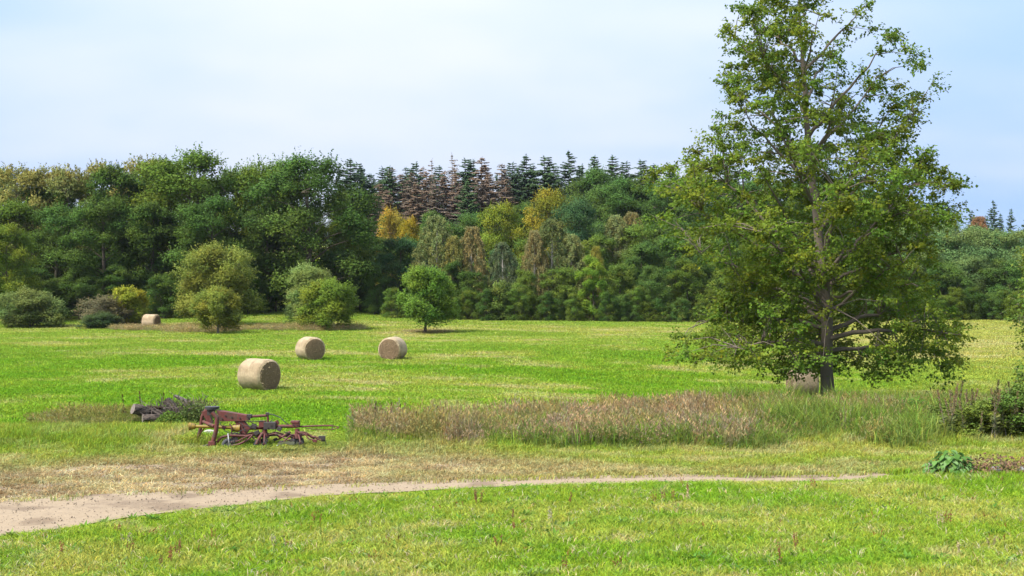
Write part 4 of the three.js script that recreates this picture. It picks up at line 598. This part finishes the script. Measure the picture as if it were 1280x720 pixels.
  for (const [x, y, z] of [[283, 519, 0.125], [291, 521, 0.125], [301, 522, 0.125], [279, 523, 0.125], [304, 533, 0.095], [307, 538, 0.095], [340, 531, 0.135], [336, 534, 0.135], [368, 531, 0.105], [372, 531, 0.105]]) { const q = new THREE.CylinderGeometry(0.022, 0.022, 0.03, 6); q.rotateX(Math.PI / 2); const c = T(x, y, z); q.translate(c.x, c.y, c.z); part('bolt', q, DARK, g); }
  for (const [x, y, z, w, h] of [[318, 533, 0.1, 0.10, 0.12], [345, 529, -0.05, 0.12, 0.10], [350, 536, 0.08, 0.09, 0.10], [323, 540, 0.2, 0.12, 0.09], [296, 548, 0.2, 0.10, 0.12], [309, 546, -0.2, 0.11, 0.08], [361, 543, 0.1, 0.09, 0.09], [376, 544, -0.1, 0.10, 0.07], [333, 549, 0.2, 0.12, 0.13], [281, 534, 0.12, 0.07, 0.09]]) part('bracket', block(T(x, y, z), w, h, 0.09, rt() * 1.2), rt() < 0.5 ? DARK : RED, g);
  for (const [x, y] of [[314, 531], [357, 537], [346, 540]]) { const pts = []; for (let k = 0; k <= 60; k++) pts.push(T(x + k * 0.13, y + 2.2 + 0.04 * k).add(V(0, Math.cos(k * 0.9) * 0.022, 0.16 + Math.sin(k * 0.9) * 0.022))); part('spring', new THREE.TubeGeometry(new THREE.CatmullRomCurve3(pts), 140, 0.006, 4), DARK, g); }
  part('chain', pipe([T(300, 527, 0.13), T(306, 531, 0.16), T(314, 532, 0.15), T(322, 529, 0.12)], 0.011, 5), DARK, g); part('cable', pipe([T(276, 527, 0.15), T(284, 538, 0.2), T(296, 541, 0.22), T(308, 535, 0.14)], 0.010, 5), RUB, g);
  tag(g, 'rusty red hay tedder with yellow drive shaft parked on the grass', 'farm machine');
}

// ---------------------------------------------------------------- logs, stones, litter
const logMat = (a, b) => new THREE.MeshStandardMaterial({ map: texture(128, 256, (i, j) => mix3(a, b, sst(wrapNoise(i * 2, j * 0.5, 128, 16, 4), 0.4, 0.68))), bumpMap: grey(128, 128, (i, j) => wrapNoise(i * 2, j * 0.5, 128, 16, 4)), bumpScale: 0.04, roughness: 1 });
const LOG = logMat([0.115, 0.085, 0.065], [0.022, 0.016, 0.013]), LOG_PALE = logMat([0.20, 0.17, 0.145], [0.05, 0.038, 0.03]), CUT = new THREE.MeshStandardMaterial({ map: texture(128, 128, (i, j) => { const rr = Math.hypot(i - 64, j - 64) / 64; return mix3([0.24, 0.20, 0.165], [0.06, 0.045, 0.035], clamp(0.35 + 0.4 * Math.sin(rr * 34 + 3 * wrapNoise(i, j, 128, 4, 3)) + 0.5 * sst(wrapNoise(i, j, 128, 9, 3), 0.5, 0.8), 0, 1)); }), roughness: 1 });
function log(seed, a, b, r0, r1, mat, label) {
  const r = rng(seed), g = thing('old_log', a), d = V().subVectors(b, a), N = 14, S = 14, pos = [], uv = [], idx = [], t = d.clone().normalize(), u = V(-t.z, 0, t.x).normalize(), w = V().crossVectors(t, u), bend = (r() - 0.5) * 0.12;
  for (let k = 0; k <= N; k++) for (let s = 0; s <= S; s++) { const q = k / N, an = s / S * 6.2832, rad = lerp(r0, r1, q) * (0.8 + 0.4 * vnoise(Math.cos(an) * 1.6 + seed * 5, Math.sin(an) * 1.6 + q * 5)), c = d.clone().multiplyScalar(q).addScaledVector(u, bend * Math.sin(q * 3.14)).addScaledVector(u, Math.cos(an) * rad).addScaledVector(w, Math.sin(an) * rad); pos.push(c.x, c.y, c.z); uv.push(s / S * 2, q * d.length()); }
  for (let k = 0; k < N; k++) for (let s = 0; s < S; s++) { const q = k * (S + 1) + s; idx.push(q, q + 1, q + S + 1, q + 1, q + S + 2, q + S + 1); }
  const geo = new THREE.BufferGeometry(); geo.setAttribute('position', new THREE.Float32BufferAttribute(pos, 3)); geo.setAttribute('uv', new THREE.Float32BufferAttribute(uv, 2)); geo.setIndex(idx); geo.computeVertexNormals(); part('bark', geo, Object.assign(mat.clone(), { side: THREE.DoubleSide }), g);
  for (const k of [0, N]) { const P = [], U = [], I = []; const c = d.clone().multiplyScalar(k / N); P.push(c.x, c.y, c.z); U.push(0.5, 0.5); for (let s = 0; s <= S; s++) { const o = (k * (S + 1) + s) * 3; P.push(pos[o], pos[o + 1], pos[o + 2]); U.push(0.5 + 0.5 * Math.cos(s / S * 6.2832), 0.5 + 0.5 * Math.sin(s / S * 6.2832)); if (s) k ? I.push(0, s, s + 1) : I.push(0, s + 1, s); } const e = new THREE.BufferGeometry(); e.setAttribute('position', new THREE.Float32BufferAttribute(P, 3)); e.setAttribute('uv', new THREE.Float32BufferAttribute(U, 2)); e.setIndex(I); e.computeVertexNormals(); part('cut_end', e, CUT, g); }
  return tag(g, label, 'log');
}
{
  const at = (px, py, d) => { const q = rayOf(px, py); return V(q.x / -q.z * d, CAM_Y + q.y / -q.z * d, -d); };
  log(1, at(166, 511, 38.3), at(207, 519, 38.9), 0.17, 0.14, LOG, 'grey weathered log with a pale cut end in the brush heap');
  log(2, at(178, 524, 38.2), at(226, 521, 38.7), 0.13, 0.12, LOG, 'dark log lying under the grey cut log');
  log(3, at(208, 500, 38.5), at(229, 528, 38.3), 0.13, 0.09, LOG, 'short dark stump log standing on end in the brush heap');
  log(4, at(183, 509, 38.6), at(212, 510, 38.9), 0.055, 0.045, new THREE.MeshStandardMaterial({ color: C([0.34, 0.22, 0.03]), roughness: 0.9, map: LOG.map }), 'thin orange yellow pole laid on the logs');
  log(5, at(219, 495, 39.2), at(252, 512, 38.9), 0.05, 0.10, LOG_PALE, 'pale bare branch sloping over the brush heap');
  log(6, at(224, 520, 38.4), at(246, 524, 38.4), 0.12, 0.09, LOG_PALE, 'pale bleached root lump at the end of the brush heap');
  log(7, at(232, 505, 39.0), at(256, 517, 38.7), 0.09, 0.12, LOG, 'dark knotted branch behind the red tedder seat');
  // brush: a tangle of dead twigs
  const r = rng(66), f = new Faces(), o = at(236, 529, 38.7);
  for (let k = 0; k < 230; k++) { const a = V((r() - 0.5) * 1.15 - (r() < 0.3 ? 0.7 : 0), r() * 0.35, (r() - 0.5) * 0.8), d = V((r() - 0.5) * 1.4, 0.2 + 0.7 * r(), (r() - 0.5)).normalize(), L = 0.25 + 0.5 * r(), b = a.clone().addScaledVector(d, L), c = b.clone().addScaledVector(V(d.z, d.y * 0.4, -d.x), L * 0.5); f.tube([a, b, c], [0.014, 0.010, 0.004], 3, tint(r, 0.8, 0.1)); }
  const g = thing('brush_heap', V(o.x, H(o.x, o.z), o.z)); part('dead_twigs', f.build(), barkMat([0.13, 0.10, 0.08]), g); const lf = new Faces(); for (let k = 0; k < 900; k++) { const n = dirOn(r), a = dirOn(r); a.addScaledVector(n, -a.dot(n)).normalize(); lf.leaf(V((r() - 0.35) * 1.3, 0.15 + r() * 0.62, (r() - 0.5) * 0.8), a, n, 0.07, 0.04, tint(r, 0.6, 0.2)); } part('bramble_leaves', lf.build(), leafMat([0.13, 0.135, 0.05]), g); tag(g, 'heap of dead grey twigs and bramble behind the logs', 'brush heap');
}
function stone(seed, p, w, h, dd, mat, name, label, category) { const g = new THREE.IcosahedronGeometry(1, 3), a = g.attributes.position; for (let i = 0; i < a.count; i++) { const v = V().fromBufferAttribute(a, i), k = 0.75 + 0.5 * fbm(v.x * 1.7 + seed * 3, v.y * 1.7 + v.z * 1.3 + 9, 3); a.setXYZ(i, v.x * k * w / 2, Math.max(-0.3, v.y * k) * h / 2, v.z * k * dd / 2); } g.deleteAttribute('normal'); g.computeVertexNormals(); const m = top(name, g, mat); m.position.copy(p); m.position.y += h * 0.12; m.rotation.y = seed; return tag(m, label, category); }
const STONE = new THREE.MeshStandardMaterial({ map: texture(128, 128, (i, j) => mix3([0.42, 0.40, 0.37], [0.22, 0.20, 0.17], wrapNoise(i, j, 128, 6, 4))), roughness: 0.95 }), STONE_DARK = new THREE.MeshStandardMaterial({ map: texture(128, 128, (i, j) => mix3([0.24, 0.23, 0.24], [0.10, 0.09, 0.09], wrapNoise(i, j, 128, 6, 4))), roughness: 0.9 });
stone(3, ground(262, 546), 0.62, 0.30, 0.3, STONE, 'field_stone', 'pale grey stone lying behind the legs of the red tedder', 'stone');
stone(4, ground(246, 546), 0.26, 0.2, 0.2, STONE_DARK, 'clod', 'brown clod in the grass beside the tedder foot', 'clod');
{ // scrap of plastic sheet
  const g = new THREE.PlaneGeometry(0.42, 0.26, 16, 10); g.rotateX(-Math.PI / 2); const a = g.attributes.position; for (let i = 0; i < a.count; i++) a.setY(i, 0.14 + 0.20 * fbm(a.getX(i) * 5 + 3, a.getZ(i) * 6, 3) + 0.12 * Math.max(0, a.getX(i))); g.computeVertexNormals();
  const m = top('plastic_scrap', g, new THREE.MeshStandardMaterial({ color: C([0.50, 0.55, 0.60]), roughness: 0.6, side: THREE.DoubleSide })); m.position.copy(ground(357, 566)); m.rotation.y = 0.3; tag(m, 'crumpled pale blue plastic scrap in the grass by the tedder wheel', 'litter');
}
{ // weeds and rubble at the track's end
  const r = rng(91), base = ground(1188, 596), g = thing('burdock_plant', base), leafShape = new THREE.Shape(); leafShape.moveTo(0, 0); leafShape.bezierCurveTo(0.09, -0.02, 0.13, 0.08, 0.09, 0.16); leafShape.bezierCurveTo(0.07, 0.20, 0.03, 0.23, 0, 0.26); leafShape.bezierCurveTo(-0.03, 0.23, -0.07, 0.20, -0.09, 0.16); leafShape.bezierCurveTo(-0.13, 0.08, -0.09, -0.02, 0, 0);
  const lg = new THREE.ShapeGeometry(leafShape, 7); { const a = lg.attributes.position; for (let i = 0; i < a.count; i++) { const x = a.getX(i), y = a.getY(i); a.setXYZ(i, x, Math.abs(x) * 0.45 - y * y * 1.1, y); } lg.computeVertexNormals(); }
  const mats = [[0.10, 0.21, 0.045], [0.13, 0.25, 0.06], [0.08, 0.17, 0.035], [0.17, 0.28, 0.10]].map((c) => { const m = leafMat(c, 0.3); m.vertexColors = false; m.flatShading = false; m.roughness = 1; return m; });
  for (let k = 0; k < 190; k++) { const a = k * 2.39996, q = Math.sqrt(r()), h = (0.10 + 0.36 * (1 - q * q)) * (0.75 + 0.5 * r()), m = part('leaf', lg, mats[k % 4], g); m.position.set(Math.cos(a) * q * 0.52, h, Math.sin(a) * q * 0.34); m.rotation.set(0.35 + (r() - 0.5) * 0.9, Math.PI / 2 - a + (r() - 0.5) * 1.2, (r() - 0.5) * 0.7, 'YXZ'); m.scale.setScalar(0.32 + 0.34 * r()); }
  const st = new Faces(); for (let k = 0; k < 40; k++) { const a = r() * 6.28, q = r() * 0.4; st.tube([V(0.2 * Math.cos(a), -0.03, 0.15 * Math.sin(a)), V(Math.cos(a) * q, 0.2, Math.sin(a) * q * 0.7)], [0.012, 0.007], 4); } part('stems', st.build(), barkMat([0.16, 0.12, 0.07]), g);
  tag(g, 'broad leaved green weed clump at the end of the track', 'plant');
  stone(7, ground(1246, 592), 0.36, 0.22, 0.26, STONE_DARK, 'field_stone', 'small dark grey stone in the dead leaf litter beside the weeds', 'stone'); stone(8, ground(1279, 594), 0.42, 0.24, 0.3, STONE_DARK, 'field_stone', 'larger grey stone half out of the dead leaf litter', 'stone'); stone(9, ground(1166, 588), 0.26, 0.3, 0.22, STONE, 'field_stone', 'tan stone leaning on the broad leaved weeds', 'stone');
  const f = new Faces(), o = ground(1256, 594); for (let k = 0; k < 700; k++) { const n = dirOn(r).add(V(0, 0.8, 0)).normalize(), a = dirOn(r); a.addScaledVector(n, -a.dot(n)).normalize(); const x = (r() - 0.5) * 1.9, z = (r() - 0.5) * 0.8; f.leaf(V(x, 0.08 + 0.26 * r() * Math.exp(-x * x) + H(o.x + x, o.z + z) - o.y, z), a, n, 0.06 + 0.05 * r(), 0.05, mix3([1.0, 0.8, 0.65], [0.5, 0.5, 0.5], r())); }
  const lit = top('leaf_litter', f.build(), leafMat([0.26, 0.19, 0.125], 0.2)); lit.position.copy(o); tag(lit, 'brown dead leaves heaped round the grey stones', 'litter', null, 'stuff');
}
// dark bush and tall weeds at the end of the strip, docks along it
{
  const geo = broadleaf({ seed: 61, height: 1.5, radius: 1.5, base: 0.05, pads: 110, padR: 0.22, perPad: 44, leafL: 0.10, leafW: 0.055, shape: (t) => dome(t) * (0.75 + 0.25 * Math.sin(t * 11)), stem: 0.05, stems: 8, flat: 0.95 });
  for (const [px, d, h, w, c, l] of [[1228, 34.9, 1.25, 1.25, [0.16, 0.21, 0.034], 'dark green leafy bush among the tall brown weeds'], [1286, 35.2, 1.65, 1.15, [0.12, 0.18, 0.030], 'taller dark bush under the branches of the smaller tree']]) { const p = atDepth(px, d); planted('hedge', 'dark_bush', geo, c, BARK, p, h, w * 1.2, l, 'bush', null, px, 0.35); }
  const weed = (seed, h, brown) => { const r = rng(seed), f = new Faces(), s = new Faces(); const lean = V((r() - 0.5) * 0.45, 1, (r() - 0.5) * 0.45); s.tube([V(0, -0.03, 0), lean.clone().multiplyScalar(h * 0.5), lean.clone().multiplyScalar(h)], [0.011, 0.008, 0.003], 4); for (let k = 0; k < 120; k++) { const t = 0.2 + 0.8 * Math.sqrt(r()), p = lean.clone().multiplyScalar(t * h), a = dirOn(r); a.y = Math.abs(a.y) * 0.5 + (t > 0.6 ? 0.9 : 0.1); a.normalize(); const n = dirOn(r); n.addScaledVector(a, -n.dot(a)).normalize(); const L = (t > 0.55 ? 0.055 : 0.13) * (0.7 + 0.6 * r()); f.leaf(p, a, n, L, L * 0.38, t > 0.55 ? [brown[0], brown[1], brown[2]].map((v) => v * (0.8 + 0.4 * r())) : tint(r, 0.4, 0.15)); } return [f.build(), s.build()]; };
  const kinds = [weed(71, 1.25, [1.7, 1.1, 1.6]), weed(72, 1.15, [2.0, 1.35, 2.0]), weed(73, 1.3, [1.3, 1.0, 1.1])], wm = leafMat([0.15, 0.17, 0.06], 0.3), rw = rng(99);
  const put = (name, px, d, s, l, grp, k, m = wm) => { const p = atDepth(px, d), g = thing(name, p, rw() * 6.28); g.scale.setScalar(s); part('stem', kinds[k][1], BARK_GREY, g); part('leaves', kinds[k][0], m, g); tag(g, l, 'weed', grp); };
  for (let k = 0; k < 44; k++) put('mugwort_plant', 1178 + 98 * rw(), 33.9 + 2.2 * rw(), 0.75 + 0.5 * rw(), 'tall brown topped weed stalk in front of the dark bush', 'brown topped weeds round the dark bush', k % 3);
  const dock = leafMat([0.085, 0.055, 0.022], 0.2), dockG = leafMat([0.06, 0.075, 0.03], 0.2);
  for (const [px, d, s, m] of [[466, 35.6, 0.75, dockG], [487, 35.4, 0.72, dock], [498, 35.9, 0.66, dock], [502, 36.2, 0.62, dockG], [757, 42, 0.5, dockG], [765, 42, 0.55, dock], [773, 42, 0.5, dockG], [782, 42.2, 0.45, dock]]) put('dock_plant', px, d, s, 'dark dock seed stalk rising from the tall dry grass', 'dock stalks in the dry grass strip', 2, m);
  for (const [px, d, s] of [[82, 39, 0.55], [92, 39, 0.5], [99, 38.6, 0.6], [157, 39, 0.7], [176, 40, 0.7], [201, 39.4, 0.7]]) put('dock_plant', px, d, s, 'thin brown weed stalk standing beside the old logs', 'brown stalks by the logs', 2, dock);
  // nettles and bramble patches
  const patch = (px, d, w, h, c, l, name) => { const r = rng(px), f = new Faces(), p = atDepth(px, d); for (let k = 0; k < 1500; k++) { const a = r() * 6.2832, q = Math.sqrt(r()), n = dirOn(r).add(V(0, 0.8, 0)).normalize(), e = dirOn(r); e.y -= 0.2; e.addScaledVector(n, -e.dot(n)).normalize(); f.leaf(V(Math.cos(a) * q * w, (0.15 + 0.85 * r()) * h * (1 - 0.6 * q * q), Math.sin(a) * q * w * 0.6), e, n, 0.085, 0.05, tint(r, 0.5, 0.15)); } const m = top(name, f.build(), leafMat(c, 0.35)); m.position.copy(p); tag(m, l, 'plant'); };
  patch(712, 34.6, 0.34, 0.5, [0.10, 0.17, 0.055], 'low bluish green nettle clump in front of the dry grass', 'nettle_clump');
  patch(214, 38.0, 0.5, 0.5, [0.13, 0.20, 0.035], 'young green weeds growing over the foot of the logs', 'weed_clump'); patch(243, 38.2, 0.55, 0.75, [0.12, 0.16, 0.045], 'bramble leaves over the dead twigs behind the tedder', 'bramble_clump');
  patch(1140, 38.5, 0.9, 0.95, [0.10, 0.21, 0.03], 'fresh green bramble clump behind the tall grass beside the alder', 'bramble_clump'); patch(985, 35.6, 0.5, 0.7, [0.075, 0.11, 0.03], 'dark weed clump below the alder trunk', 'weed_clump'); patch(1045, 35.4, 0.55, 0.85, [0.12, 0.15, 0.03], 'olive weed clump with yellow flowers below the alder trunk', 'weed_clump');
}
scene.fog = new THREE.FogExp2(new THREE.Color(0.80, 0.88, 1.0), 0.00006);
renderer.render(scene, camera);
